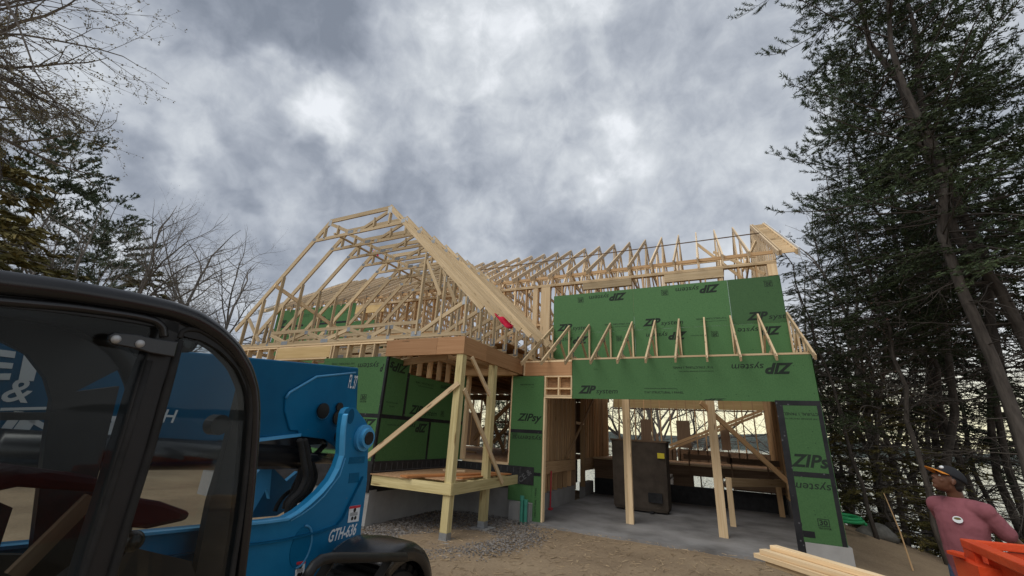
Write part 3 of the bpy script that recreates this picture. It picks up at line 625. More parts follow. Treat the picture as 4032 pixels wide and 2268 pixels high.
for x, z, w, h in ((KL[0], 7.10, .12, .17), (KR[0], 7.08, .13, .20), (-8.35, 6.68, .2, .09), (-9.72, 6.66, .12, .08), (-6.58, 6.68, .12, .1), (-11.80, 4.42, .08, .14), (-11.25, 4.98, .07, .12), (-10.64, 5.58, .07, .12), (-5.72, 5.58, .07, .12),
                   (-5.11, 4.96, .08, .14), (-4.54, 4.42, .14, .17), (-4.51, 3.80, .12, .17), (-5.11, 3.80, .08, .14), (-5.11, 4.30, .07, .26), (-5.72, 3.77, .26, .11), (-6.5, 3.96, .24, .09), (-6.5, 3.74, .09, .13), (-7.05, 3.76, .12, .08),
                   (-7.75, 3.98, .1, .1), (-8.5, 3.74, .24, .09), (-8.5, 3.95, .07, .12), (-9.2, 3.98, .12, .09), (-9.95, 3.74, .24, .09), (-10.62, 4.0, .09, .2), (-10.62, 3.74, .08, .12), (-11.0, 3.78, .1, .1), (-11.25, 3.8, .06, .12), (-5.68, 4.04, .12, .09), (-9.35, 6.67, .07, .1), (-8.05, 6.66, .1, .09)):
    pm.box(x-w/2, x+w/2, -.0215, -.0195, z-h/2, z+h/2)
pm.build('connector_plates', Mt['plate'], wing0)
for k in range(1, 9):
    c = wing0.copy(); COL.objects.link(c); c.parent = H; c.location = (0, YF+.02+.625*k, 0)
    for ch in wing0.children: d_ = ch.copy(); COL.objects.link(d_); d_.parent = c
    s_ = .0
# diagonal lateral brace across the wing trusses
brace((-10.67, 6.8, 5.35), (-10.67, 11.9, 3.95), .038, .10, 'pine'); brace((-9.0, 7.0, 6.75), (-9.0, 12, 6.75), .06, .038, 'truss')
# flat plates along the wing's eaves
P(MB().box(-11.98, -11.85, YF+.2, 12.0, 3.60, 3.68), 'top_plate', 'pine'); 
for k in range(12): P(MB().box(-11.95, -11.82, YF+.3+k*.4, YF+.34+k*.4, 1.2, 3.60), 'stud', 'stud')

# ---- lean-to trusses over the garage door
def lean():
    m = MB(); m.bar((0, 9.36, 3.49), (0, 11.56, 4.955), .038, .095); m.bar((0, 11.55, 3.70), (0, 11.55, 4.93), .038, .085, (0, 1, 0)); m.bar((0, 9.75, 3.735), (0, 11.5, 3.735), .038, .085)
    m.bar((0, 10.72, 4.34), (0, 11.42, 3.80), .038, .085); m.bar((0, 9.95, 3.70), (0, 9.95, 3.86), .038, .085, (0, 1, 0)); return m
L0 = lean().build('lean_to_truss', Mt['pine'], H); L0.location = (1.74, 0, 0)
MB().box(-.0205, .0205, 9.90, 10.0, 3.72, 3.86).box(-.0205, .0205, 10.68, 10.76, 4.26, 4.36).build('connector_plates', Mt['plate'], L0)
for k in range(1, 10):
    c = L0.copy(); COL.objects.link(c); c.parent = H; c.location = (1.735-.611*k, 0, 0)
    for ch in L0.children: d_ = ch.copy(); COL.objects.link(d_); d_.parent = c
c = L0.copy(); COL.objects.link(c); c.parent = H; c.location = (-4.28, .0, 0); c = None
m = MB()
for y in (10.2, 10.7, 11.15): P(MB().bar((1.74, y, 3.72), (1.74, y, 3.45+(y-9.36)*.666), .038, .075, (0, 1, 0)), 'gable_stud', 'pine')


# ---- main roof
ZP = 6.40
def ztop(y): return RZ-.667*abs(y-RY)
def main_truss(kind):
    m = MB(); s = lambda a, b, h=.085, **k: m.bar((0, a[0], a[1]), (0, b[0], b[1]), .038, h, (0, 0, 1), **k)
    e = 11.30 if kind != 'gable' else 11.02; hh_ = .13
    s((e, ztop(e)-.07), (RY+.0, RZ-.07), hh_, ); s((2*RY-e, ztop(e)-.07), (RY, RZ-.07), hh_)
    s((YU, ZP+.045), (YB, ZP+.045)); s((YU+.03, ZP+.02), (YU+.03, ztop(YU)-.1), .10); s((YB-.03, ZP+.02), (YB-.03, ztop(YU)-.1), .10)
    if kind == 'gable':
        for k in range(1, 19):
            y = YU+k*.405; s((y, ZP+.05), (y, ztop(y)-.12), .09)
    else:
        s((RY-.16, ZP+.05), (RY-.16, RZ-.22)); s((RY+.16, ZP+.05), (RY+.16, RZ-.22)); s((RY-.16, 8.35), (RY+.16, 8.35))
        for sg in (-1, 1):
            s((RY+sg*2.0, ztop(RY+2.0)-.1), (RY+sg*1.1, ZP+.06)); s((RY+sg*1.1, ZP+.06), (RY+sg*.2, 8.6)); s((RY+sg*2.0, ztop(RY+2)-.1), (RY+sg*2.9, ZP+.06)); s((RY+sg*2.9, ZP+.06), (RY+sg*3.75, ztop(RY+3.75)-.15))
    return m
G0 = main_truss('gable').build('gable_end_truss', Mt['roofw'], H); G0.location = (1.70, 0, 0)
c = G0.copy(); COL.objects.link(c); c.parent = H; c.location = (-17.42, 0, 0)
R0 = main_truss('n').build('roof_truss', Mt['roofw'], H); R0.location = (1.12, 0, 0)
m = MB()
for y, z in ((RY, RZ-.16), (RY-2, ztop(RY+2)-.14), (RY-3.8, ztop(RY+3.8)-.16), (RY-1.1, ZP+.07), (RY-2.9, ZP+.07), (RY+2, ztop(RY+2)-.14)): m.box(-.0205, .0205, y-.07, y+.07, z-.06, z+.06)
m.build('connector_plates', Mt['plate'], R0)
for k in range(1, 31):
    c = R0.copy(); COL.objects.link(c); c.parent = H; c.location = (1.12-.6115*k, random.uniform(-.015, .015), 0)
    for ch in R0.children: d_ = ch.copy(); COL.objects.link(d_); d_.parent = c
# rake ladders with white fascia
for xg, sg in ((1.72, 1), (-17.44, -1)):
    for sd_ in (-1, 1):
        e = 10.95
        P(MB().bar((xg+sg*.40, RY+sd_*(RY-e), ztop(e)-.075), (xg+sg*.40, RY, RZ-.075), .024, .21), 'rake_fascia', 'white')
        P(MB().bar((xg+sg*.04, RY+sd_*(RY-e-.1), ztop(e+.1)-.07), (xg+sg*.04, RY, RZ-.07), .036, .13), 'rake_rafter', 'pine')
        P(MB().bar((xg+sg*.365, RY+sd_*(RY-e-(.1 if sg > 0 else .9)), ztop(e+(.1 if sg > 0 else .9))-.095), (xg+sg*.365, RY, RZ-.075), .036, .13), 'rake_rafter', 'pine')
        m = MB()
        for k in range(12):
            y = RY-.25-k*.37; z = ztop(y)-.07
            P(MB().bar((xg+sg*.06, RY+sd_*(RY-y), z), (xg+sg*.345, RY+sd_*(RY-y), z), .036, .12), 'ladder_rung', 'pine')
# roof bracing lines
P(MB().box(-9.2, 1.7, 13.55, 13.575, ztop(13.56)+.002, ztop(13.56)+.03), 'lateral_brace', 'dark'); P(MB().box(-17.4, 1.70, RY-.24, RY-.203, 8.02, 8.11), 'lateral_brace', 'pine'); P(MB().box(-17.4, 1.7, YU+.08, YU+.118, 6.62, 6.71), 'lateral_brace', 'stud')
brace((1.5, RY-1.0, 6.6), (-.1, RY-.9, 8.5), m='pine'); brace((1.0, 12.4, 6.5), (1.6, 13.9, 8.0), m='pine'); brace((1.6, 13.0, 6.55), (.4, 14.8, 8.2), m='pine')
m = MB()
for k in range(5): m.bar((1.70, 11.9+k*.25, 5.3+k*.28), (1.70-.25*k, 12.1+k*.25, 5.6+k*.3), .038, .085)
# upper floor framing
for z in (ZP-.04, ZP-.082): P(MB().box(-12.7, 1.72, YU-.004, YU+.13, z, z+.038), 'top_plate', 'pine')
P(MB().box(-12.7, 1.72, YU-.002, YU+.13, 3.96, 4.0), 'bottom_plate', 'pine')
for k in range(35):
    x = 1.64-.4066*k
    if x > -12.7: P(MB().box(x, x+.038, YU+.014, YU+.128, 4.0, ZP-.083), 'wall_stud', 'stud' if k % 3 else 'pine')
P(MB().box(-3.36, -1.91, YU-.008, YU+.10, 6.10, 6.31), 'header', 'truss'); P(MB().box(-1.0, .49, YU-.008, YU+.10, 6.08, 6.31), 'header', 'truss')
P(MB().box(1.50, 1.71, YU-.006, YU+.12, 5.99, 6.31), 'corner_post', 'pine'); P(MB().box(-4.72, -4.42, YU-.006, YU+.12, 3.7, 6.31), 'corner_post', 'pine'); P(MB().box(-5.0, -4.85, YU-.006, YU+.12, 3.7, 6.31), 'corner_post', 'pine')
P(MB().box(-12.7, -11.2, YU-.004, YU+.03, 6.02, 6.32), 'header', 'hdrply')
P(MB().box(-11.3, -4.7, YU+.004, YU+.1, 5.05, 5.12), 'blocking', 'stud')
for k in range(30):
    x = 1.64-.61*k; P(MB().box(x, x+.038, YB-.13, YB, 4.0, ZP), 'wall_stud', 'stud')
P(MB().box(-17.4, 1.72, YB-.13, YB, ZP-.002, ZP+.0), 'top_plate', 'pine') if False else None
for k in range(10): P(MB().box(1.60, 1.71, YU+.6+k*.72, YU+.64+k*.72, 4.0, ZP), 'wall_stud', 'stud')
# second floor deck: joists and board
m = MB(); m.box(-11.9, -4.4, 11.5, YB, 3.965, 3.985); P(m, 'upper_floor', 'osb'); P(MB().box(-4.395, 1.72, 11.75, 16.2, 3.965, 3.985), 'upper_floor', 'osb')  # garage bay floor cut short so skylight reaches the far wall
for k in range(27): 
    x = 1.66-.50*k; P(MB().box(x, x+.045, YG+.15 if x < -4.4 else YU+.14, YB if x < -4.4 else 16.2, 3.68, 3.96), 'floor_joist', 'stud')
P(MB().box(-11.9, -4.6, 9.2, 11.5, 3.99, 4.0), 'upper_floor', 'osb')
# ground floor of the left part
P(MB().box(-11.9, -4.55, YG+.14, YB, 1.14, 1.17), 'main_floor', 'osb'); P(MB().box(-11.9, -6.5, YF+.15, YG+.13, 1.14, 1.17), 'main_floor', 'osb')
# ---- far (lake) wall
def farstud(x, z0=1.2, z1=3.3): P(MB().box(x, x+.038, YB-.14, YB, z0, z1), 'wall_stud', 'stud')
for k in range(17): farstud(1.6-.345*k-random.uniform(0, .10), 1.2, 3.9)
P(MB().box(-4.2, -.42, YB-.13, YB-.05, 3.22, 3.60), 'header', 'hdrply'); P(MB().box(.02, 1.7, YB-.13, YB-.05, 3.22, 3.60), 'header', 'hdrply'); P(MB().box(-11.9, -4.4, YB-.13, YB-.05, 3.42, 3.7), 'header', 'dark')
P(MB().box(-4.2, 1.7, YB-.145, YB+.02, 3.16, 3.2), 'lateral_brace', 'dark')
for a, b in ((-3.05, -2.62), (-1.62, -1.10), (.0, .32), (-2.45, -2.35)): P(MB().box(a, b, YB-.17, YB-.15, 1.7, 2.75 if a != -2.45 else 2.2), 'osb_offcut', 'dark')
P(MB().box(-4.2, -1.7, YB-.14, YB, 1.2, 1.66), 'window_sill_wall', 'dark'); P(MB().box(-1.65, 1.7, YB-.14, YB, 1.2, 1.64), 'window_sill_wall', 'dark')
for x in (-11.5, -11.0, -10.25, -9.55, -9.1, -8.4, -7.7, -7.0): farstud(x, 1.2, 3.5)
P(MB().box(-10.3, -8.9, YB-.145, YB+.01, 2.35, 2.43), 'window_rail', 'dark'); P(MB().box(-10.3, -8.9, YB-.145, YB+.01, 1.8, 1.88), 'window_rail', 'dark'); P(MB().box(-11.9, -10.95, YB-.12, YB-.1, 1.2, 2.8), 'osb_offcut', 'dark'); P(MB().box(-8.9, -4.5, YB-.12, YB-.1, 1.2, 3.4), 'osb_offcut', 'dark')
# garage interior: back platform, rail, cladding boards
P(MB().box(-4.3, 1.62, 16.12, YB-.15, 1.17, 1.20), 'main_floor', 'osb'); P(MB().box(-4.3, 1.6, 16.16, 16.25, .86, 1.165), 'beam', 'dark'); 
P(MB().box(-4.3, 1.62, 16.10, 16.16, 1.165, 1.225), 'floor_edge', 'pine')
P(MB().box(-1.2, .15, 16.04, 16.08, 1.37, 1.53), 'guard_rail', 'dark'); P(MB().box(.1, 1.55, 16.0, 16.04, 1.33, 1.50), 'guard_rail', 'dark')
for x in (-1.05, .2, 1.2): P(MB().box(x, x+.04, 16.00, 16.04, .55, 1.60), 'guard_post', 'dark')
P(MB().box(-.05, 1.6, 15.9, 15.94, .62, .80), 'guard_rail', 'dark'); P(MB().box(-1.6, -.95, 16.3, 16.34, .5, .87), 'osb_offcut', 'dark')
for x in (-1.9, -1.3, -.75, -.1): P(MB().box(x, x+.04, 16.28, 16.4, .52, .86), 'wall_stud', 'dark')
# left interior wall
for k in range(19):
    y = 10.05+.21*k
    if 13.98 < y < 15.1: continue
    P(MB().box(-4.45, -4.335+random.uniform(0, .01), y, y+.04 if k % 2 else y+.14, 1.20, 3.60), 'wall_stud', 'stud')
P(MB().box(-4.47, -4.45, 10.0, 13.95, 1.2, 3.6), 'wall_board', 'osb'); P(MB().box(-4.45, -4.32, 10.0, 13.97, .88, 1.19), 'band_board', 'stud')
P(MB().box(-4.45, -4.32, 15.1, 17.9, .80, 1.19), 'band_board', 'stud'); P(MB().box(-4.47, -4.45, 15.1, YB-.2, 1.2, 3.6), 'wall_board', 'osb')
for k in range(16):
    y = 15.12+.24*k
    if y < YB-.2: P(MB().box(-4.45, -4.335, y, y+.06, 1.20, 3.60), 'wall_stud', 'stud')
for k in range(9): P(MB().box(-4.46, -4.34, 10.15+.43*k, 10.19+.43*k, .42, .88), 'wall_stud', 'stud')
P(MB().box(-4.49, -4.47, 10.0, 13.9, .42, .88), 'wall_board', 'osb')
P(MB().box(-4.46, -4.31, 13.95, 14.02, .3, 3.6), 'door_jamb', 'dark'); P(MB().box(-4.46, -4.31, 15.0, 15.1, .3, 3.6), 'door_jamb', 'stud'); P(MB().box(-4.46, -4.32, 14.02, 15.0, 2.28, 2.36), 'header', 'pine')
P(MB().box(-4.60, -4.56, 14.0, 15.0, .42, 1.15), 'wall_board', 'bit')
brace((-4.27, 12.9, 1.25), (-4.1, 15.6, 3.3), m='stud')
# right interior wall
for k in range(24): P(MB().box(1.60, 1.73, 10.05+.39*k, 10.09+.39*k, .45, 3.6), 'wall_stud', 'stud')
P(MB().box(1.735, 1.75, 10.0, YB, .45, 3.64), 'wall_board', 'osb'); P(MB().box(1.60, 1.74, 10.0, YB, 3.6, 3.64), 'top_plate', 'stud')
P(MB().box(1.765, 1.777, YG, YB, .3, 3.64), 'side_wall', 'zip'); P(MB().box(1.722, 1.733, YU, YB, 3.66, 6.0), 'side_wall', 'zip')
# temporary props in the garage
for i, (x, y) in enumerate(((-2.11, 11.22), (-.13, 11.12))):
    m = MB(); m.box(x-.11, x-.035, y-.02, y+.09, .0, 3.68); P(m, 'prop_post', 'pine'); m = MB(); m.box(x-.033, x+.07, y-.045, y+.085, .0, 3.68); P(m, 'prop_post', 'pine')
P(MB().box(-2.6, 1.60, 11.10, 11.19, 3.35, 3.66), 'beam', 'stud') if False else None
P(MB().box(.0, .13, 12.74, 12.79, 0, 1.10), 'guard_post', 'pine'); P(MB().bar((.13, 12.85, .99), (1.55, 15.55, .90), .04, .20), 'guard_rail', 'pine'); P(MB().box(1.32, 1.46, 15.6, 15.64, 0, 1.0), 'guard_post', 'stud')
brace((-.35, 11.0, 2.78), (1.45, 12.6, 1.0), .04, .11, 'stud'); brace((1.30, 12.2, 1.06), (1.58, 13.4, .82), .04, .12, 'stud')
brace((-1.9, 18.9, 1.75), (1.5, 18.9, 3.2), .04, .10, 'stud'); brace((-1.9, 18.8, 1.62), (1.5, 18.8, 3.08), .04, .09, 'stud')
# braces and rails seen through the porch door
for a, b in (((-7.9, 13.5, 1.6), (-5.2, 13.5, 4.0)), ((-7.9, 15, 1.5), (-6.2, 15, 3.3))): brace(a, b, .05, .13, 'stud')
brace((-8.2, 14.6, 3.1), (-7.2, 14.6, 1.2), .05, .12, 'stud'); P(MB().box(-6.85, -6.73, 12.4, 12.5, 1.17, 3.68), 'wall_stud', 'stud'); P(MB().box(-7.3, -7.2, 15.4, 15.5, 1.17, 3.68), 'wall_stud', 'stud')
P(MB().bar((-8.9, 14, 1.2), (-7.6, 13.2, 1.2), .1, .05), 'brace', 'stud')
settle(H)
for o_ in bpy.data.objects:
    if o_.name.startswith('connector_plates'): o_['kind'] = 'stuff'

# ------------------------------------------------------------------ small things round the house
def at(o, base):                                     # put the object's origin at its base, mesh unchanged in place
    b = Vector(base); o.data.transform(Matrix.Translation(-b)); o.location = b; return o
for x, t, la in ((-4.215, .53, 'green plastic pipe standing up beside the porch footing, the taller left one'), (-4.12, .46, 'green plastic pipe stub standing just right of the taller pipe')):
    m = MB(); m.tube([(x, 9.60, -.05), (x, 9.60, t-.1)], .042, 16); m.tube([(x, 9.60, t-.1), (x, 9.60, t)], .050, 16)
    tag(at(m.build('drain_pipe', Mt['pvc'], smooth=False), (x, 9.60, 0)), la, 'pipe', 'drain pipes by the garage corner')
# flag on the wing truss tails
def flag(loc, s, label):
    m = MB(); vs = []; fs = []
    for i in range(15):
        t = i/14
        for j in range(5):
            u = j/4-.5; w = (.05+.20*math.sin(min(1, t*1.6)*1.57)*(1-.5*t))*s
            vs.append((t*.62*s+.02*math.sin(j*2+t*5), .05*s*math.sin(t*9+j*1.3), -.42*s*t**.85+u*w+.03*math.sin(t*7+j)))
    fs = [(i*5+j, (i+1)*5+j, (i+1)*5+j+1, i*5+j+1) for i in range(14) for j in range(4)]
    m.add(vs, fs); o = m.build('red_flag', Mt['flag'], smooth=True); o.location = loc; sm_ = o.modifiers.new('thick', 'SOLIDIFY'); sm_.thickness = .004; tag(o, label, 'flag')
flag(tuple(onY(*(1700+600*.4142, 850+935*.4142), 7.55)), .72, 'red cloth flag hanging from the right slope of the front roof trusses')
flag(tuple(onY(*r1(1325, 530), 9.45)), -.42, 'small red flag tied high inside the front roof trusses')
# tall brown shell in the garage
bx = thing('shower_shell', (-2.2, 13.6, 0), 'tall dark brown moulded shell standing on end in the garage', 'shell')
m = MB(); w2, h2, dp = .76, 1.86, .55; prof = []
for i in range(13):
    a = -1+i/6; prof.append((a*w2, -dp*.5-.12*(1-a*a)))
prof += [(w2, dp*.5), (-w2, dp*.5)]
lay = [(0.04, .93), (.12, .98), (.5, .99), (1.2, 1.0), (h2, 1.02)]; vs = []; n_ = len(prof)
for z, k in lay: vs += [(x*k, y*k, z) for x, y in prof]
fs = [(j*n_+i, j*n_+(i+1) % n_, (j+1)*n_+(i+1) % n_, (j+1)*n_+i) for j in range(4) for i in range(n_)]+[tuple(range(n_-1, -1, -1)), tuple(4*n_+i for i in range(n_))]
m.add(vs, fs); o = m.build('shell_body', Mt['box'], bx); m = MB()
for s_ in (-1, 1): m.bar((s_*.79, -.30, h2), (s_*.79, .30, h2), .04, .05)
m.bar((-.80, -.30, h2), (0, -.42, h2), .04, .05); m.bar((0, -.42, h2), (.80, -.30, h2), .04, .05); m.build('shell_rim', Mt['dark'], bx)
m = MB(); m.box(.28, .38, -.50, .30, .02, .0601); m.box(.25, .62, -.40, -.34, .28, .52); m.build('moulded_recess', Mt['bit'], bx)
m = MB(); m.box(.55, .74, -.375, -.36, 1.42, 1.56); m.build('yellow_label', Mt['yel'], bx)
bx.rotation_euler = (0, 0, math.radians(-3)); bx.location = (-2.2, 13.55, 0)
m = MB(); m.bar((-4.27, 11.6, .02), (-4.28, 11.65, .95), .03, .05); m.box(-4.31, -4.24, 11.55, 11.72, 0, .05)
tag(at(m.build('red_pry_bar', Mt['decr']), (-4.28, 11.6, 0)), 'red tool leaning against the left wall inside the garage', 'tool')

# lumber pile on sawhorses, lower right
pa = onZ(*r6(845, 1235), .98); pb = onZ(3420, 2262, .98); dv = pb-pa; dv[2] = 0; dv /= np.linalg.norm(dv); sv = np.array((-dv[1], dv[0], 0.)); 
if sv[1] < 0: sv = -sv
specs = [(-.01, .98, .0, .085), (.0, .94, -.02, .085), (-.088, .94, -.05, .085), (-.03, .90, -.01, .085), (-.12, .90, -.09, .085), (-.0, .86, .03, .085), (-.09, .86, .0, .085)]
for i, (off, z, st, w) in enumerate(specs):
    a = pa+sv*off+dv*st; a[2] = z; b = a+dv*(2.5+random.uniform(-.1, .1)); c_ = random.uniform(-.02, .02); b = b+sv*c_
    nm = ['lying alone on top', 'second layer, far side', 'second layer, near side', 'third layer, far side', 'third layer, near side, sticking out', 'bottom layer, far side', 'bottom layer, near side'][i]
    board('pine_board', a, b, w, .038, 'pine', 'pale pine board in the pile at lower right, '+nm, 'board', 'pine boards piled at lower right')
for k, d_ in enumerate((1.05, 2.1)):
    c = pa+dv*d_-sv*.12; sh = thing('sawhorse', (c[0], c[1], 0), ['wooden sawhorse under the pale boards, farther one', 'wooden sawhorse under the pale boards, nearer one'][k], 'sawhorse', 'sawhorses under the boards')
    m = MB(); m.bar(-sv*.38+ZD*.795, sv*.38+ZD*.795, .09, .09); m.build('top_rail', Mt['pine'], sh)
    for a in (-.3, .3):
        for b in (-.22, .22): m = MB(); m.bar(sv*a+dv*b*.2+ZD*.76, sv*a*1.1+dv*b+ZD*.0, .04, .08); m.build('leg', Mt['pine'], sh)

# rock and green hose by the trees
m = MB(); c0 = onZ(*L5(572, 1262), -.15); m.ball(c0, (.42, .3, .24), 16, 12)
o = m.build('boulder', mat('grey_stone', rough=.95, build=vary((.07, .068, .06), (.17, .165, .15), (5, 5, 5), tint=0, bump=.6)), smooth=True)
me = o.data
for v in me.vertices: v.co = Vector(c0)+(v.co-Vector(c0))*(1+.16*math.sin(v.co.x*9+1)*math.cos(v.co.z*11)+.1*math.sin(v.co.y*13))
at(o, c0); tag(o, 'low grey rounded boulder at the foot of the trees right of the garage', 'rock')
hs = thing('green_hose_coil', (0, 0, 0), 'bright green hose lying coiled on the ground behind the garage corner', 'hose')
c1 = onY(*L5(470, 1222), 14.3); m = MB(); pts = [(c1[0]+.35*math.cos(t)*(1-t*.02), c1[1]+.5+.3*math.sin(t), c1[2]+.03*t/3) for t in np.linspace(0, 15, 60)]; m.tube(pts, .045, 8); m.build('hose', mat('green_hose_rubber', (.02, .26, .09), .5), hs, True)
hs.location = (float(c1[0]), float(c1[1]), float(c1[2]))
for c in hs.children: c.data.transform(Matrix.Translation(-Vector(hs.location)))



# ------------------------------------------------------------------ trees
def leafmesh(name, C, D, L, W, m, parent):
    """thin leaf-sized triangles: C centres, D directions"""
    C = np.asarray(C, 'f'); D = np.asarray(D, 'f'); n = len(C); D /= np.linalg.norm(D, axis=1, keepdims=True)+1e-6
    r_ = rng.normal(size=(n, 3)); S = np.cross(D, r_); S /= np.linalg.norm(S, axis=1, keepdims=True)+1e-6
    L = np.broadcast_to(L, n)[:, None]*rng.uniform(.6, 1.3, (n, 1)); W = np.broadcast_to(W, n)[:, None]*rng.uniform(.7, 1.3, (n, 1))
    V = np.stack([C-S*W, C+S*W, C+D*L], 1).reshape(-1, 3).astype('f')
    me = bpy.data.meshes.new(name); me.vertices.add(3*n); me.vertices.foreach_set('co', V.ravel()); me.loops.add(3*n); me.loops.foreach_set('vertex_index', np.arange(3*n, dtype='i'))
    me.polygons.add(n); me.polygons.foreach_set('loop_start', np.arange(0, 3*n, 3, dtype='i')); me.polygons.foreach_set('loop_total', np.full(n, 3, 'i'))
    at_ = me.attributes.new('tint', 'FLOAT', 'POINT'); at_.data.foreach_set('value', np.repeat(rng.random(n), 3).astype('f')); me.materials.append(m); me.update(calc_edges=True)
    o = bpy.data.objects.new(name, me); COL.objects.link(o); o.parent = parent; return o
def path(p, d, L, n, bend, jit):
    p = np.array(p, float); d = np.array(d, float); out_ = [p.copy()]; st = L/n
    for i in range(n):
        d = d+np.array(bend)*st+rng.normal(0, jit, 3); d /= np.linalg.norm(d); p = p+d*st; out_.append(p.copy())
    return out_
def conifer(seed, Ht, kind, root):
    k0_ = kind; kind = {'pinel': 'pine', 'cedar': 'under', 'hemfar': 'hemlock'}.get(kind, kind)
    global rng
    rng = np.random.default_rng(seed); T = MB(); C = []; D = []
    tr = [np.array((0, 0, -.6))]; k = 14
    for i in range(1, k+1): tr.append(np.array((rng.normal(0, .05)*i**.5, rng.normal(0, .05)*i**.5, Ht*i/k)))
    r0 = Ht*.0055; T.tube(tr, [r0*(1-.93*(i/k)**1.1)+.012 for i in range(k+1)], 9)
    def tp(z): f = z/Ht*k; i = int(min(k-1, max(0, f))); return tr[i]*(1-(f-i))+tr[i+1]*(f-i) if i > 0 else np.array((0, 0, z))
    P_ = dict(pine=(.34, 74, .185, .42), hemlock=(.30, 100, .14, -.10), spruce=(.42, 90, .16, .05), under=(.05, 70, .34, .02))[kind]
    z0, nb, sp, el = P_
    for b_ in range(nb):
        t = ((b_+rng.random())/nb); z = Ht*(z0+(1-z0)*t*.99)
        if kind == 'pine': Lb = Ht*sp*(.35+.9*math.sin(math.pi*min(1, (t*.82+.12))))*rng.uniform(.55, 1.15)*(1 if rng.random() > .12 else .4)
        else: Lb = Ht*sp*(1.05-t)**.8*rng.uniform(.65, 1.15)+.3
        az = rng.random()*6.283; e = el*(t if kind == 'pine' else 1)+rng.normal(0, .12)
        d = np.array((math.cos(az)*math.cos(e), math.sin(az)*math.cos(e), math.sin(e)))
        bend = (0, 0, {'pine': .10, 'hemlock': -.09, 'spruce': -.06, 'under': -.05}[kind]); n_ = 8
        pp = path(tp(z), d, Lb, n_, bend, .07); rb = .007+.0055*Lb*(1.2-t); T.tube(pp, [rb*(1-.85*i/n_)+.003 for i in range(n_+1)], 4, caps=False)
        step = .30 if kind == 'pine' else .24; m_ = max(3, int(Lb/step))
        for q in range(m_):
            f = (.22 if kind != 'pine' else .38)+(.78 if kind != 'pine' else .62)*(q+rng.random())/m_; fi = f*n_; i = int(min(n_-1, fi)); p0 = pp[i]*(1-(fi-i))+pp[i+1]*(fi-i); dd = pp[i+1]-pp[i]; dd /= np.linalg.norm(dd)
            sd2 = np.cross(dd, (0, 0, 1)); sd2 /= np.linalg.norm(sd2)+1e-6; sg = 1 if q % 2 else -1
            if kind == 'pine': d2 = dd*.8+sd2*sg*rng.uniform(.2, .9)+np.array((0, 0, rng.uniform(-.05, .75))); Ls = rng.uniform(.35, .85)*(1.25-f)*1.4+.15
            else: d2 = dd*.7+sd2*sg*rng.uniform(.6, 1.1)+np.array((0, 0, rng.uniform(-.3, .08))); Ls = (.20+.42*Lb*(1.05-f))*rng.uniform(.6, 1.1)
            d2 /= np.linalg.norm(d2); sp_ = path(p0, d2, Ls, 3, (0, 0, .25 if kind == 'pine' else -.25), .12); T.tube(sp_, [.007, .005, .004, .002], 3, caps=False)
            nt_ = max(2, int(Ls/(.085 if kind == 'pine' else .07)))
            for w in range(nt_):
                g = (w+1)/nt_
                if kind == 'pine' and g < .3: continue
                fi2 = g*3*.999; j = int(fi2); c_ = sp_[j]*(1-(fi2-j))+sp_[j+1]*(fi2-j); kk = {'pine': 13, 'hemlock': 9, 'spruce': 7}.get(k0_, 5)
                for _ in range(kk):
                    C.append(c_+rng.normal(0, .02 if kind == 'pine' else .035, 3)*(1, 1, .7 if kind == 'pine' else .35))
                    if kind == 'pine': D.append(d2*.55+rng.normal(0, .6, 3)+(0, 0, .25))
                    else: D.append(d2*.9+np.cross(d2, (0, 0, 1))*rng.choice((-1, 1))*rng.uniform(.2, 1.2)+(0, 0, rng.normal(-.15, .18)))
    if kind in ('spruce', 'hemlock', 'pine'):
        for b_ in range(60 if kind == 'spruce' else 34):
            z = rng.uniform(.06, max(z0, .3)+.08)*Ht; az = rng.random()*6.283; Lb = rng.uniform(.5, 2.6); pp = path(tp(z), (math.cos(az), math.sin(az), rng.normal(-.05, .2)), Lb, 5, (0, 0, rng.normal(-.05, .1)), .12); T.tube(pp, [.016, .012, .009, .007, .005, .003], 4, caps=False)
            for q in range(int(Lb*5)):
                i = rng.integers(1, 5); d2 = pp[i+1 if i < 5 else 5]-pp[i]; d2 = d2/np.linalg.norm(d2)*.6+rng.normal(0, .5, 3); T.tube(path(pp[i], d2/np.linalg.norm(d2), rng.uniform(.2, .8), 3, (0, 0, 0), .2), [.005, .004, .003, .002], 3, caps=False)
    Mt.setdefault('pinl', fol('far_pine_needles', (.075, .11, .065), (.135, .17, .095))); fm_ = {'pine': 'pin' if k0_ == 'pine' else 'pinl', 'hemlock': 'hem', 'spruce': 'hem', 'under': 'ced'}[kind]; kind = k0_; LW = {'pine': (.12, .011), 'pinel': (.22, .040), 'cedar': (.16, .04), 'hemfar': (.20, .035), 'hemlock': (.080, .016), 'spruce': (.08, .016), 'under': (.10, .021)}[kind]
    T.build('trunk', Mt['bark'], root, True); leafmesh('crown', C, D, LW[0], LW[1], Mt[fm_], root)
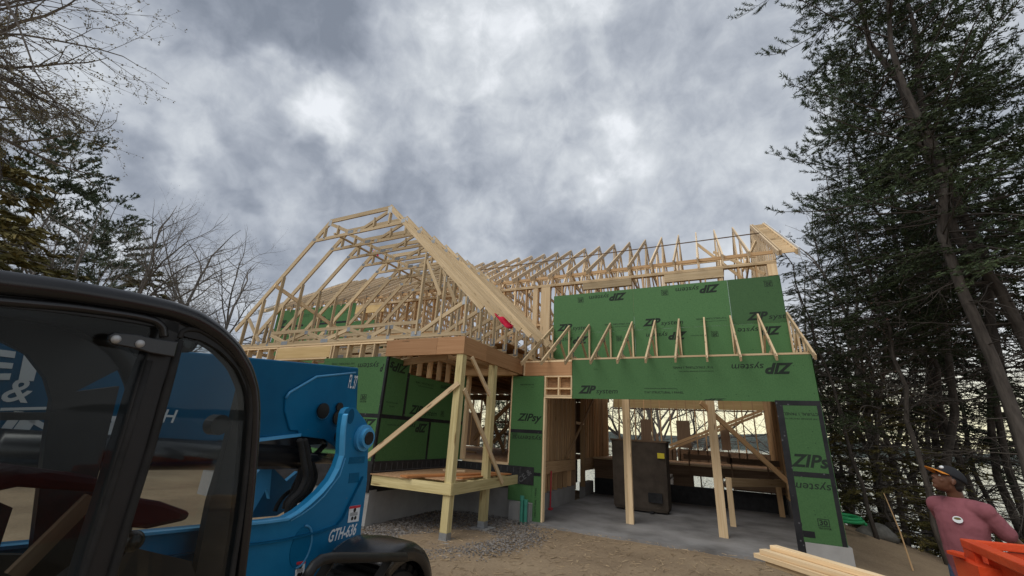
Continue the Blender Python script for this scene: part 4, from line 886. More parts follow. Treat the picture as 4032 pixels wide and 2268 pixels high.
def bare(seed, Ht, root, m='barkg', leaf='bud', nleaf=3, lv=5, start=.22, wide=.62, trunkbend=(0, 0, 0), first=None, bz=.10, stem=None):
    global rng
    rng = np.random.default_rng(seed); T = MB(); B = MB(); C = []; D = []
    def grow(p, d, L, r, lvl, mb_):
        n_ = 7 if lvl == 0 else 5 if lvl < 3 else 3; pp = path(p, d, L, n_, trunkbend if lvl == 0 else (0, 0, bz), .05+.035*lvl); re = r*(.45 if lvl < lv else .3)
        mb_.tube(pp, [r+(re-r)*i/n_ for i in range(n_+1)], (9, 7, 5, 4, 3, 3, 3)[lvl], caps=False)
        if lvl >= lv:
            for _ in range(nleaf): C.append(pp[rng.integers(1, n_+1)]+rng.normal(0, .02, 3)); D.append(rng.normal(0, 1, 3))
            return
        nc = (9, 6, 5, 5, 4, 3)[lvl]
        for q in range(nc):
            f = (start if lvl == 0 else .25)+(1-(start if lvl == 0 else .25))*(q+rng.random()*.8)/nc; f = min(f, .999); fi = f*n_; i = int(fi); p0 = pp[i]*(1-(fi-i))+pp[i+1]*(fi-i); dd = pp[i+1]-pp[i]; dd /= np.linalg.norm(dd)
            a_ = np.cross(dd, rng.normal(size=3)); a_ /= np.linalg.norm(a_); an = rng.uniform(.45, .95)*wide/.62
            d2 = dd*math.cos(an)+a_*math.sin(an); rl = (r+(re-r)*f)*rng.uniform(.5, .72); grow(p0, d2, L*rng.uniform(.42, .66)*(1.15-.35*f if lvl == 0 else 1), rl, lvl+1, B)
        grow(pp[-1], (pp[-1]-pp[-2])/np.linalg.norm(pp[-1]-pp[-2]), L*.45, re, min(lv, lvl+2), B)
    if first is None: grow((0, 0, -.5), (0, 0, 1), Ht*.62, Ht*.014, 0, T)
    else:
        T.tube([(0, 0, -.5), stem*.5, stem*.9, stem+(0, 0, 2.5)], [.26, .22, .19, .12], 10)
        for p, d, L, r in first: grow(p, d, L, r, 1, B)
    T.build('trunk', Mt[m], root, True); B.build('branches', Mt[m], root); 
    if nleaf: leafmesh('buds', C, D, .035, .012, Mt[leaf], root)
def treething(name, label, cat, group): return thing(name, (0, 0, 0), label, cat, group)
def copytree(src, label=None, group=None):
    r_ = src.copy(); COL.objects.link(r_)
    for c in src.children: d_ = c.copy(); COL.objects.link(d_); d_.parent = r_
    if label: r_['label'] = label
    if group: r_['group'] = group
    return r_
def plant(o, base, top=None, s_=1.0, spin=0.):
    base = np.array(base, float); q = Vector((0, 0, 1))
    if top is not None: q = Vector(np.array(top, float)-base).normalized()
    o.rotation_mode = 'QUATERNION'; o.rotation_quaternion = Vector((0, 0, 1)).rotation_difference(q) @ Matrix.Rotation(spin, 3, 'Z').to_quaternion(); o.scale = (s_,)*3; o.location = base
def line_tree(px0, px1, Y, Y1=None, z=None):
    """a trunk that runs through two sightings at depth Y: its foot on the ground and a point higher up"""
    a = onY(*px0, Y); b = onY(*px1, Y if Y1 is None else Y1); d = (a-b)/(a-b)[2]; g = float(gh(np.array(a[0]), np.array(a[1]))) if z is None else z
    return a+d*(g-a[2]), b
PR = {}
def get(kind, seed, Ht, label, group, name):
    if (kind, seed) not in PR:
        r_ = treething(name, label, 'tree', group)
        conifer(seed, Ht, kind, r_) if kind != 'bare' and kind != 'bareR' else bare(seed, Ht, r_, leaf='bud' if kind == 'bare' else 'budr', lv=4, nleaf=4, wide=.78, bz=.035, start=.30)
        PR[(kind, seed)] = r_; return r_
    r_ = copytree(PR[(kind, seed)], label, group); return r_
GR = 'tall evergreens and bare trees crowding the right side'
RT = [  # kind, seed, foot px, higher px, Y, scale, label, name
 ('hemlock', 11, L5(560, 1230), L5(300, 400), 15.2, (3130, 900), 'grey-trunked hemlock rising right behind the boulder', 'hemlock_tree'),
 ('spruce', 12, L5(480, 700), L5(340, 150), 19, (3215, 960), 'thin dark spruce just right of the garage corner, seen beside the rafters', 'spruce_tree'),
 ('spruce', 13, L5(800, 1000), L5(560, 100), 14.5, (3400, 600), 'slender spruce trunk directly behind the man in the cap', 'spruce_tree'),
 ('pine', 14, (3760, 1750), (3670, 800), 17, (3650, 0), 'tall pine whose crown reaches farthest left over the gable end', 'pine_tree'),
 ('pine', 15, (4031, 1787), (3790, 1000), 11.5, .95, 'thick-trunked pine leaning left at the right edge, its bark nearest the frame', 'pine_tree'),
 ('hemlock', 16, (4031, 1682), (3840, 1044), 13, 1.05, 'second thick trunk from the right edge, parallel to the leaning pine', 'hemlock_tree'),
 ('hemlock', 11, L5(1236, 350), L5(1080, 50), 12.5, 1.15, 'dark hemlock cut by the right edge of the photo above head height', 'hemlock_tree'),
 ('spruce', 12, L5(700, 1250), L5(540, 500), 17.5, .75, 'spruce with many dead twigs between the boulder and the man', 'spruce_tree'),
 ('hemlock', 16, L5(330, 900), L5(230, 0), 23, .75, 'slim hemlock close behind the green corner panel', 'hemlock_tree'),
 ('spruce', 13, L5(960, 900), L5(800, 400), 18, 1.0, 'narrow spruce just right of the man\'s cap', 'spruce_tree'),
 ('pine', 15, L5(800, 700), L5(700, 100), 20, 1.0, 'farther pine half hidden behind the tallest crown', 'pine_tree'),
 ('hemlock', 11, L5(1150, 900), L5(1000, 300), 19, 1.0, 'shaded hemlock behind the leaning thick-trunked pine', 'hemlock_tree'),
 ('spruce', 12, L5(1060, 1100), L5(900, 500), 24, 1.0, 'far spruce seen low between the man and the right edge', 'spruce_tree'),
 ('hemlock', 16, L5(440, 1100), L5(300, 500), 27, .8, 'distant hemlock on the shore behind the green hose', 'hemlock_tree'),
 ('under', 17, L5(640, 1200), L5(600, 1000), 16.5, .85, 'low bushy young evergreen beside the boulder', 'young_evergreen'),
 ('under', 17, L5(860, 1180), L5(830, 1000), 19, 1.1, 'bushy young evergreen behind the man\'s shoulder', 'young_evergreen'),
 ('under', 18, L5(470, 1130), L5(450, 900), 18.5, .9, 'young evergreen with sparse boughs against the garage corner', 'young_evergreen'),
 ('spruce', 12, L5(1180, 1100), L5(1040, 500), 20, (3700, 300), 'thin straight spruce between the two thickest trunks at the right edge', 'spruce_tree'),
 ('spruce', 13, L5(560, 900), L5(440, 300), 24, (3270, 820), 'thin far spruce seen just above the small lean-to rafters at right', 'spruce_tree'),
 ('hemlock', 16, L5(900, 1000), L5(760, 300), 21, (3560, 500), 'slim hemlock a little left of the man\'s cap, crown below the pine tops', 'hemlock_tree'),
 ('bareR', 21, L5(620, 900), L5(520, 100), 18.5, 1.0, 'bare tree with reddish buds in front of the tall pine', 'bare_tree'),
 ('bareR', 22, L5(420, 1000), L5(300, 100), 25, 1.1, 'bare leafless tree behind the gable rafters on the right', 'bare_tree'),
 ('bareR', 21, L5(760, 1100), L5(700, 300), 26, 1.1, 'far leafless tree tangled among the spruces', 'bare_tree'),
]
HT = {'hemlock': 19, 'spruce': 17, 'pine': 21, 'under': 5.5, 'bare': 13, 'bareR': 12, 'pinel': 21, 'cedar': 5.5, 'hemfar': 19}
for i, (kd, sd3, p0, p1, Y, s_, lab, nm_) in enumerate(RT):
    a, b_ = line_tree(p0, p1, Y); 
    if kd == 'under': b_ = a+(0, 0, 1.)
    if isinstance(s_, tuple): s_ = (onY(*s_, Y)[2]-a[2])/HT[kd]
    o = get(kd, sd3, HT[kd], lab, GR, nm_); plant(o, a, b_, s_, i*1.7)
# young broken stem, pale
m = MB(); a, b_ = line_tree(L5(690, 1300), L5(605, 1075), 12.5); m.tube([a, a*.5+b_*.5+(.03, 0, 0), b_], [.016, .013, .006], 8)
o = m.build('dead_sapling', Mt['stud']); tag(at(o, a), 'pale stripped sapling stem leaning left of the man', 'sapling')
# lakeside trees seen through the garage and the porch door
GL = 'trees on the lake shore behind the house'
for i, (kd, sd3, p, Y, s_, lab, nm_) in enumerate([
    ('bare', 31, r6(55, 480), 25, 1.1, 'grey bare tree on the shore seen through the garage, its trunk beside the brown shell', 'bare_tree'),
    ('bare', 32, r6(110, 400), 29, 1.0, 'thinner bare tree just right of the grey trunk seen through the garage', 'bare_tree'),
    ('hemlock', 16, (2010, 1640), 27, .9, 'shore hemlock seen through the porch door opening', 'hemlock_tree'),
    ('bare', 31, (1905, 1650), 30, .9, 'bare shore tree seen at the left of the porch door opening', 'bare_tree'),
    ('pine', 15, (2050, 1150), 31, .72, 'dark pine crown showing between the studs left of the upper green wall', 'pine_tree'),
    ('hemlock', 11, (1990, 1180), 33, .68, 'hemlock top showing behind the wall studs beneath the valley of the roofs', 'hemlock_tree')]):
    a = onY(*p, Y); a[2] = float(gh(np.array(a[0]), np.array(a[1]))); o = get(kd, sd3, HT[kd], lab, GL, nm_); plant(o, a, None, s_, i*2.1+.5)
# left side
GLL = 'trees along the left side beyond the house'
def leftt(kd, seed, px, dist, s_, lab, nm_, ty=None, spin=0.):
    d = ray(*px); h = math.hypot(d[0], d[1]); p = d/h*dist; x, y = p[0], p[1]; z = float(gh(np.array(x), np.array(y)))
    zt = CAMZ+d[2]/h*dist; o = get(kd, seed, HT[kd], lab, GLL, nm_); sc_ = (zt-z)/HT[kd]*s_; plant(o, (x, y, z), None, sc_, spin)
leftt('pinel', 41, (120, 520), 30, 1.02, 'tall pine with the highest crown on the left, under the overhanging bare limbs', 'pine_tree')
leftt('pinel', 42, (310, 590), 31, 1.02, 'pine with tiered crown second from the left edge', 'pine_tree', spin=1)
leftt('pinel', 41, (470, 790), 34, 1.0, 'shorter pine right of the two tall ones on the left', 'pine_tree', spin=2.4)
leftt('hemfar', 43, (60, 860), 27, 1.0, 'dark hemlock filling the gap low at the left edge', 'hemlock_tree')
leftt('cedar', 44, (0, 640), 19, 1.05, 'olive and rust coloured cedar at the far left edge', 'cedar_tree')
leftt('cedar', 44, (190, 900), 24, 1.0, 'second olive cedar, behind the cab roof at left', 'cedar_tree', spin=2)
leftt('hemfar', 43, (330, 960), 36, 1.0, 'distant hemlock behind the leafless trees on the left', 'hemlock_tree', spin=2)
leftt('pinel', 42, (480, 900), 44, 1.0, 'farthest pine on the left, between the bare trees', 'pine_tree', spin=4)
leftt('bare', 45, (400, 860), 27, 1.12, 'pale leafless tree in front of the left pines', 'bare_tree', spin=1)
leftt('bare', 45, (650, 860), 30, 1.12, 'wide bare tree right of the pines, its boughs spreading over the cab', 'bare_tree', spin=3)
leftt('bare', 46, (820, 930), 33, 1.1, 'round-crowned bare tree between the wide one and the house roof', 'bare_tree', spin=.4)
leftt('bare', 46, (965, 1000), 36, 1.08, 'smallest bare tree, close against the left slope of the roof trusses', 'bare_tree', spin=2.2)
leftt('cedar', 44, (620, 1080), 33, 1.0, 'low green conifer beneath the wide bare tree', 'cedar_tree', spin=3)
# overhanging bare tree, upper left
ob = treething('bare_tree', 'big budding bare tree reaching in from the upper left corner', 'tree', None)
def off(px, k): return ray(*px)*k+np.array((0, 0, CAMZ))
hub = off((-620, 330), 7.0); foot = np.array((hub[0]*1.03, hub[1]*1.03, 0.)); foot[2] = float(gh(foot[0], foot[1]))
def lim(pa, pb, r, k0=7.0, k1=7.0):
    a = off(pa, k0)-foot; b = off(pb, k1)-foot; return (a, (b-a)/np.linalg.norm(b-a), np.linalg.norm(b-a), r)
bare(51, 9.5, ob, lv=4, nleaf=12, wide=.6, bz=-.03, first=[lim((-600, 300), (-30, 60), .075), lim((-600, 310), (60, 200), .070, 7, 7.6), lim((-610, 330), (20, 320), .062, 7, 7.3), lim((-610, 360), (20, 400), .045, 7, 8),
     lim((-600, 200), (60, -80), .07, 7, 7.5), lim((-600, 120), (50, -200), .07, 7, 6.5), lim((-600, 330), (-160, 370), .045, 7, 7.8), lim((-600, 250), (60, 140), .06, 7, 6.3), lim((-500, 280), (-30, 260), .05, 7, 8.2)], stem=hub-foot)
ob.location = tuple(foot)

# ------------------------------------------------------------------ telehandler
AX = math.radians(-5.3316); TV = np.array((math.sin(AX), math.cos(AX), 0)); TW = np.array((math.cos(AX), -math.sin(AX), 0))   # TV towards its rear, TW towards the camera's side
def onW(xy, D): d = ray(*xy); p = d*(-D/np.dot(d, TW)); p[2] += CAMZ; return p
def tw(w, v, z): return TW*w+TV*v+ZD*z
def wv(p): return np.dot(p, TW), np.dot(p, TV), p[2]
TEL = thing('telehandler', tuple(tw(-2.2, 1.0, 0)), 'blue telehandler with a black glazed cab, lowered boom and white number on its side', 'telehandler')
def TP(mb, name, m, parent=None, smooth=False, bv=0):
    o = mb.build(name, Mt[m], parent or TEL, smooth)
    if bv: bevel(o, bv, 2)
    return o
DB = 2.72
def ext(a, b, k): a = np.array(a); b = np.array(b); return b+(b-a)/np.linalg.norm(b-a)*k
A_ = onW(L2(125, 90), DB); B_ = onW(L2(810, 155), DB); C_ = onW(L2(800, 420), DB); Dd = onW(L2(690, 668), DB); E_ = onW(L2(600, 597), DB); F_ = onW(L2(435, 578), DB); G_ = onW(L2(180, 592), DB)
A2 = ext(B_, A_, 2.6); G2 = ext(onW(L1(1040, 815), DB), onW(L1(0, 940), DB), 1.2); G_ = onW(L1(1040, 815), DB)
BT = .42
boom = TP(MB().prism([A2, B_, C_, Dd, E_, F_, G_, G2], -TW*BT), 'boom', 'blued', bv=.012)
# bright lower flange and the welded side plate
a, b = onW(L2(435, 562), DB), onW(L2(180, 592), DB)
m = MB(); a2 = G2+ZD*.01; m.prism([a, a2, a2-ZD*.022, a-ZD*.022], TW*.03); TP(m, 'boom_flange', 'bluel', boom)
pl = [L2(788, 186), L2(548, 210), L2(380, 308), L2(356, 345), L2(352, 430), L2(386, 545), L2(435, 546), L2(436, 580), L2(600, 599), L2(690, 670), L2(725, 560), L2(795, 400)]
pl = [onW(q, DB-.018) for q in pl]; TP(MB().prism(pl, -TW*.02), 'side_plate', 'blued', boom, bv=.006)
m = MB(); top = [onW(q, DB-.018) for q in (L2(788, 186), L2(548, 210), L2(380, 308), L2(356, 345))]
m.tube(top, .010, 6); TP(m, 'weld_bead_highlight', 'bluel', boom, True)  # highlight along the plate's upper edge, painted as a lighter blue bead
m = MB()
for (cx_, cy_, r_) in ((584, 423, .062), (686, 400, .038), (678, 465, .060)):
    c = onW(L2(cx_, cy_), DB-.03); ring = [c+TV*r_*1.0*math.cos(t)+ZD*r_*math.sin(t) for t in np.linspace(0, 6.283, 20, False)]
    TP(MB().prism(ring, TW*.014), 'plate_hole', 'blkm', boom)
m = MB()
for (cx_, cy_, r_) in ((584, 423, .062), (686, 400, .038), (678, 465, .060)):
    c = onW(L2(cx_, cy_), DB-.02); m.tube([c+TV*r_*math.cos(t)+ZD*r_*math.sin(t)+TW*.008 for t in np.linspace(3.4, 6.1, 12)], .008, 5)
TP(m, 'hole_rims', 'bluel', boom, True)
mF = MB(); o_ = onW(L2(740, 278), DB-.02); k1 = onW(L2(790, 281), DB-.02); write(mF, 'FL 37', o_+TW*.004, TV, ZD, .115, np.dot(k1-o_, TV), .05, .012); TP(mF, 'lettering', 'dec', boom)
# lettering on the boom seen through the cab
def wr(s, q, h, sh=.1, bold=.012, width=None):
    m_ = MB(); o = onW(L1(*q), DB); write(m_, s, o+TW*.004, TV, ZD, h, width, sh, bold); TP(m_, 'lettering', 'dec', boom)
m_ = MB()
for q in (((-120, 372), (72, 398), (66, 428), (-120, 405)), ((-120, 438), (60, 452), (54, 478), (-120, 468)), ((-120, 500), (50, 500), (42, 530), (-120, 532)), ((-120, 372), (-60, 380), (-90, 532), (-150, 532)), ((112, 405), (185, 425), (155, 536), (85, 532))):
    m_.prism([onW(L1(*k_), DB)+TW*.002 for k_ in q], TW*.003)
TP(m_, 'lettering', 'dec', boom); wr('&', (-5, 628), .10); wr('S', (235, 620), .09); m_ = MB()
wr('NW', (-10, 772), .085, width=.55); wr('I', (450, 775), .10); wr('H', (755, 728), .07); wr('17-', (-20, 868), .135, width=.50); wr('4', (425, 838), .15)
m = MB(); a, b = onW(L1(0, 668), DB), onW(L1(530, 655), DB); m.bar(a+TW*.005, b+TW*.005, .004, .012); TP(m, 'stripe', 'dec', boom)
# chassis side: curved side frame carrying the pivot
DC = 2.45
inner = [L2(700, 560), L2(694, 690), L2(668, 770), L2(625, 850), L2(560, 925), L2(490, 990), L2(420, 1045), L2(350, 1085), L2(240, 1100), L2(110, 1112)]
ear = [L2(872, 560), L2(866, 515), L2(848, 480), L2(815, 440), L2(796, 412), L2(778, 402), L2(752, 400), L2(728, 412), L2(714, 440), L2(706, 500)]
right = [L2(860, 860), L2(845, 980), L2(822, 1165), L2(800, 1600), L2(100, 1700)]
poly = [onW(q, DC) for q in right[::-1]][::-1]; 
out = [onW(q, DC) for q in ear+inner]; lo = [onW(q, DC) for q in right]
i0 = ext(out[-2], out[-1], 1.9); 
poly = out+[i0, np.array([*(i0[:2]), .55]), np.array([*(lo[3][:2]), .55])]+[lo[2], lo[1], lo[0]]
ch = TP(MB().prism(poly, -TW*.05), 'chassis', 'blue')
m = MB(); lipb = [onW(q, DC) for q in [L2(716, 440), L2(706, 500)]+inner]; lipb.append(i0)
m.strip(lipb, TW*.045, [-ZD*.012-TV*.012]*len(lipb)); TP(m, 'frame_lip', 'bluel', ch)  # frame lip in lighter blue, its highlight put into the paint
m = MB(); l2 = [onW(L2(x+34, y+26), DC-.0) for x, y in ((690, 690), (655, 800), (560, 925), (490, 990), (420, 1040), (350, 1080))]; m.tube(l2, .007, 5); TP(m, 'weld_bead_highlight', 'bluel', ch, True)  # weld line carries a painted lighter blue highlight
low = [L2(826, 830), L2(700, 1085), L2(662, 1132), L2(560, 1168), L2(330, 1220), L2(100, 1252)]
lw = [onW(q, DC) for q in low]; e2 = ext(lw[-2], lw[-1], 1.8)
side2 = lw+[e2, np.array([*(e2[:2]), .45]), np.array([*(lo[3][:2]), .45]), onW(L2(815, 1180), DC), onW(L2(838, 1000), DC)]
TP(MB().prism(side2, -TW*.035+TW*.0), 'lower_side_plate', 'blue', ch) if False else None
m = MB(); m.strip([p_+TW*.001 for p_ in lw]+[e2], TW*.022, -ZD*.010); TP(m, 'plate_edge', 'blued', ch)
upper = lw+[e2, i0]+out[:9:-1]+[]
# pivot pin
c = onW(L2(832, 590), DC); 
m = MB(); m.tube([c-TW*.02, c+TW*.03], .105, 28); m.tube([c+TW*.02, c+TW*.065], .078, 24); TP(m, 'pivot_boss', 'bluel', ch)
m = MB(); m.tube([c-TW*.5, c+TW*.075], .052, 24); TP(m, 'pivot_pin', 'steel', ch) if False else TP(m, 'pivot_pin', 'rub', ch)
cc = onW(L2(760, 457), DC); m = MB(); m.prism([cc+TV*.036*math.cos(t)+ZD*.06*math.sin(t)+TW*.001 for t in np.linspace(0, 6.283, 20, False)], TW*.002); TP(m, 'lifting_hole', 'blued', ch)
cc = onW(L2(448, 1266), DC); m = MB(); m.prism([cc+TV*.088*math.cos(t)+ZD*.125*math.sin(t)+TW*.001 for t in np.linspace(0, 6.283, 28, False)], TW*.003); TP(m, 'access_hole', 'blued', ch)
m = MB(); m.tube([cc+TV*.088*math.cos(t)+ZD*.125*math.sin(t)+TW*.004 for t in np.linspace(-1.7, 1.6, 20)], .009, 5); TP(m, 'hole_rim', 'bluel', ch, True)
for (x0, y0, x1, y1) in ((748, 705, 846, 752), (748, 805, 812, 872)):
    m = MB(); m.prism([onW(L2(x0+4, y0+6), DC)+TW*.001, onW(L2(x1, y0), DC)+TW*.001, onW(L2(x1-4, y1-6), DC)+TW*.001, onW(L2(x0-4, y1), DC)+TW*.001], TW*.002); TP(m, 'faded_patch', 'blued', ch)
def decal(q):
    p4 = [onW(L2(*k), DC)+TW*.002 for k in q]; m = MB(); m.prism(p4, TW*.002); d_ = TP(m, 'safety_decal', 'dec', ch)
    a, b, c_, d4 = p4; f_ = TW*.0035; m = MB(); m.prism([a+f_, b+f_, b+(c_-b)*.16+f_, a+(d4-a)*.16+f_], TW*.001); TP(m, 'decal_band', 'decr', ch)
    m = MB()
    for k in range(5):
        t0 = .42+.045*k; m.prism([a+(d4-a)*t0+(b-a)*.12+f_, a+(d4-a)*t0+(b-a)*.8+f_, a+(d4-a)*(t0+.014)+(b-a)*.8+f_, a+(d4-a)*(t0+.014)+(b-a)*.12+f_], TW*.001)
    for t0, u0, r_ in ((.28, .5, .016), (.78, .35, .014), (.78, .62, .014)): cc_ = a+(d4-a)*t0+(b-a)*u0+f_; m.prism([cc_+TV*r_*math.cos(t)+ZD*r_*math.sin(t) for t in np.linspace(0, 6.283, 10, False)], TW*.001)
    TP(m, 'decal_print', 'blkm', ch)
decal(((750, 1016), (818, 1006), (806, 1108), (738, 1118))); decal(((420, 1362), (476, 1352), (462, 1460), (408, 1470)))
o_ = onW(L2(616, 1240), DC)+TW*.003; k1 = onW(L2(790, 1190), DC); m = MB(); write(m, 'GTH-636', o_, (k1-o_)/np.linalg.norm(k1-o_), ZD, .078, np.linalg.norm(k1-o_), .25, .025); TP(m, 'lettering', 'dec', ch)
# far side frame, cross members and inner blue parts
m = MB(); far = [p_-TW*.62 for p_ in out[6:]]+[i0-TW*.62, np.array([*((i0-TW*.62)[:2]), .55]), np.array([*((lo[3]-TW*.62)[:2]), .55])]+[p_-TW*.62 for p_ in lo[2::-1]]
DFz = DC+.62
inn = [onW(L2(x, y), DFz) for x, y in ((270, 770), (360, 860), (432, 800), (430, 1000), (300, 1075), (120, 1090), (60, 960), (130, 900))]
TP(m.prism(inn, -TW*.04), 'inner_frame', 'blue', ch)
m = MB(); m.prism([onW(L2(*q), DC+.5) for q in ((150, 840), (205, 780), (275, 700), (255, 970), (240, 900), (130, 1090))], -TW*.03); TP(m, 'inner_bracket', 'bluel', ch)
m = MB(); m.prism([onW(L2(*q), DC+.4) for q in ((278, 615), (300, 600), (440, 640), (432, 690), (280, 690))], -TW*.03); TP(m, 'cylinder_mount', 'blued', ch)
c1, c2 = onW(L2(60, 705), DC+.30), onW(L2(690, 722), DC+.36)
m = MB(); m.tube([ext(c2, c1, 1.2), onW(L2(430, 712), DC+.30)], .085, 16); m.tube([onW(L2(430, 712), DC+.3), c2], .042, 14); TP(m, 'lift_cylinder', 'blk', None, True)
m = MB(); a, b = onW(L2(60, 625), DC+.3), onW(L2(600, 600), DC+.3); m.bar(ext(b, a, 1.2), b, .04, .07); TP(m, 'boom_underside_rail', 'blk', boom)
random.seed(3)
for k, (x0, x1, x2, yb) in enumerate(((440, 470, 360, 1060), (470, 500, 395, 1040), (455, 430, 345, 1030), (480, 530, 420, 960), (600, 470, 400, 1000))):
    q = [(x0, 600 if k < 4 else 630), (x0+15, 660), ((x0+x1)/2+10, 735), (x1+15, 830), ((x1+x2)/2+30, 925), (x2+15, 985), (x2+5, yb)]
    if k == 4: q = [(602, 630), (545, 690), (480, 760), (430, 850), (395, 930), (380, 1040)]
    m = MB(); P0 = [onW(L2(*w_), DC+.16+.05*k) for w_ in q]; PP = []
    for i in range(len(P0)-1):
        for t in np.linspace(0, 1, 8, False): PP.append(P0[i]*(1-t)+P0[i+1]*t)
    PP = np.array(PP+[P0[-1]]); 
    for _ in range(6): PP[1:-1] = (PP[:-2]+PP[1:-1]*2+PP[2:])/4
    m.tube(PP, [.020+.0025*(i % 2) for i in range(len(PP))], 8); TP(m, 'hydraulic_hose', 'rub', None, True)
m = MB(); c = onW(L2(390, 1050), DC+.4); m.tube([c+TV*.16*math.cos(t)+ZD*.16*math.sin(t) for t in np.linspace(.3, 3.0, 16)], .016, 7); TP(m, 'hydraulic_hose', 'rub', None, True)
# rear fender, guard tube and wheel
def fender(c, r, w0, w1, a0, a1, n=26):
    m = MB(); vs = []; fs = []; cross = [(0, -.07), (0, .0), (.03, .025), (.10, .04), (.5, .055), (.9, .045), (.98, .03), (1, .0), (1, -.06)]
    for i in range(n):
        t = a0+(a1-a0)*i/(n-1)
        for u, dr in cross:
            rr = r+dr; vs.append(tw(w0+(w1-w0)*u, c[0]+rr*math.cos(t), c[1]+rr*math.sin(t)))
    k = len(cross); fs = [(i*k+j, i*k+j+1, (i+1)*k+j+1, (i+1)*k+j) for i in range(n-1) for j in range(k-1)]; m.add(vs, fs); return m
o = fender((2.93, .60), .41, -2.30, -1.82, math.radians(-10), math.radians(124)); fo = TP(o, 'fender', 'blk', None, True); sm_ = fo.modifiers.new('thick', 'SOLIDIFY'); sm_.thickness = .012
m = MB(); gp = [onW(L2(*q), 1.72) for q in ((480, 1475), (500, 1430), (530, 1385), (575, 1350), (630, 1338), (700, 1336), (900, 1335), (1095, 1332))]; m.tube(gp, .026, 12); TP(m, 'guard_tube', 'blkm', None, True)
m = MB()
for x in (640, 1000): p0 = onW(L2(x, 1345), 1.72); TP(MB().bar(p0, p0-TW*.10-ZD*.16, .012, .05), 'guard_bracket', 'blkm')
m = MB(); c = tw(-2.14, 2.98, .46); m.tube([c+TW*.22, c+TW*.24, c+TW*.20, c-TW*.22], [.36, .40, .42, .42], 36); 
for k in range(26):
    t = k/26*6.283; d0 = TV*math.cos(t)+ZD*math.sin(t); m.bar(c+d0*.42-TW*.2, c+(TV*math.cos(t+.12)+ZD*math.sin(t+.12))*.42+TW*.22, .05, .06, tuple(d0))
wh = TP(m, 'wheel', 'rub'); m = MB(); m.tube([c+TW*.225, c+TW*.25], .22, 24); TP(m, 'rim', 'dec', wh)
c = tw(-2.08, -.55, .55); m = MB(); m.tube([c+TW*.22, c-TW*.22], .57, 30); TP(m, 'wheel', 'rub')
# ---- cab
DK = 1.55
def K(x, y, D=DK): return onW(L1(x, y), D)
def smooth_path(P0, n=6, it=3):
    PP = []
    for i in range(len(P0)-1):
        for t in np.linspace(0, 1, n, False): PP.append(P0[i]*(1-t)+P0[i+1]*t)
    PP = np.array(PP+[P0[-1]])
    for _ in range(it): PP[1:-1] = (PP[:-2]+PP[1:-1]*2+PP[2:])/4
    return list(PP)
rail = [K(-900, -40), K(-400, 0), K(0, 52), K(300, 90), K(600, 142), K(800, 185), K(920, 228), K(1020, 290), K(1100, 365), K(1160, 460), K(1193, 560), K(1200, 660), K(1195, 800), K(1178, 1000), K(1158, 1200), K(1128, 1449), K(1080, 1900)]
_n = len(smooth_path(rail)); cf = TP(MB().tube(smooth_path([p_-ZD*.012 for p_ in rail]), [float(x) for x in np.interp(np.arange(_n), [0, 36, 60, _n], [.032, .030, .019, .017])], 16), 'cab_frame', 'blk', None, True)
TP(MB().tube(smooth_path([p_-TW*.75 for p_ in rail]), .040, 10), 'far_cab_frame', 'blkm', cf, True)
rail2 = [K(-900, 40), K(-400, 90), K(0, 130), K(300, 165), K(600, 210), K(800, 250), K(890, 292), K(960, 306), K(1045, 357), K(1122, 438), K(1165, 535), K(1180, 650), K(1170, 820), K(1152, 1020), K(1128, 1230), K(1094, 1449), K(1030, 1900)]
TP(MB().strip(smooth_path(rail2), -TW*.06, [-ZD*.03]*len(smooth_path(rail2))), 'inner_seal', 'blkm', cf)
TP(MB().tube(smooth_path([K(842, 335), K(852, 305), K(880, 292), K(940, 297), K(1043, 362), K(1122, 448), K(1164, 540), K(1178, 650), K(1166, 820), K(1148, 1020), K(1122, 1230), K(1086, 1449), K(1040, 1900)]), .009, 8), 'glass_seal', 'rub', cf, True)
# roof
top_ = [p_+ZD*.005 for p_ in rail[:8]]; m = MB(); m.strip(top_, -TW*.75, -ZD*.03); TP(m, 'cab_roof', 'blkm', cf)
m = MB(); a = [K(-900, -58), K(-400, -12), K(0, 34), K(400, 85), K(700, 148), K(800, 178)]; m.strip([p_-TW*.12 for p_ in a], -TW*.5, -ZD*.05); TP(m, 'roof_panel', 'blkm', cf)
rr_ = [p_ for p_ in rail[7:]]; m = MB(); 
# door pillar
m = MB(); m.prism([K(770, 245), K(850, 245), K(842, 350), K(770, 560), K(650, 1000), K(510, 1449), K(430, 1750), K(300, 1750), K(385, 1400), K(510, 1000), K(640, 560), K(700, 400)], -TW*.06); pil = TP(m, 'door_pillar', 'blkm', cf, bv=.006)
m = MB(); m.tube([K(842, 345), K(795, 530), K(705, 850), K(610, 1150), K(520, 1449), K(430, 1750)], .013, 8); TP(m, 'pillar_seal', 'rub', pil, True)
m = MB(); m.tube([K(700, 440), K(590, 820), K(470, 1200), K(390, 1449), K(310, 1700)], .010, 8); TP(m, 'pillar_seal', 'rub', pil, True)
m = MB(); m.tube(smooth_path([K(-900, 120), K(-400, 130), K(0, 160), K(350, 190), K(640, 232), K(730, 255), K(762, 285), K(768, 330)]), .013, 8); TP(m, 'door_seal', 'blk', cf, True)
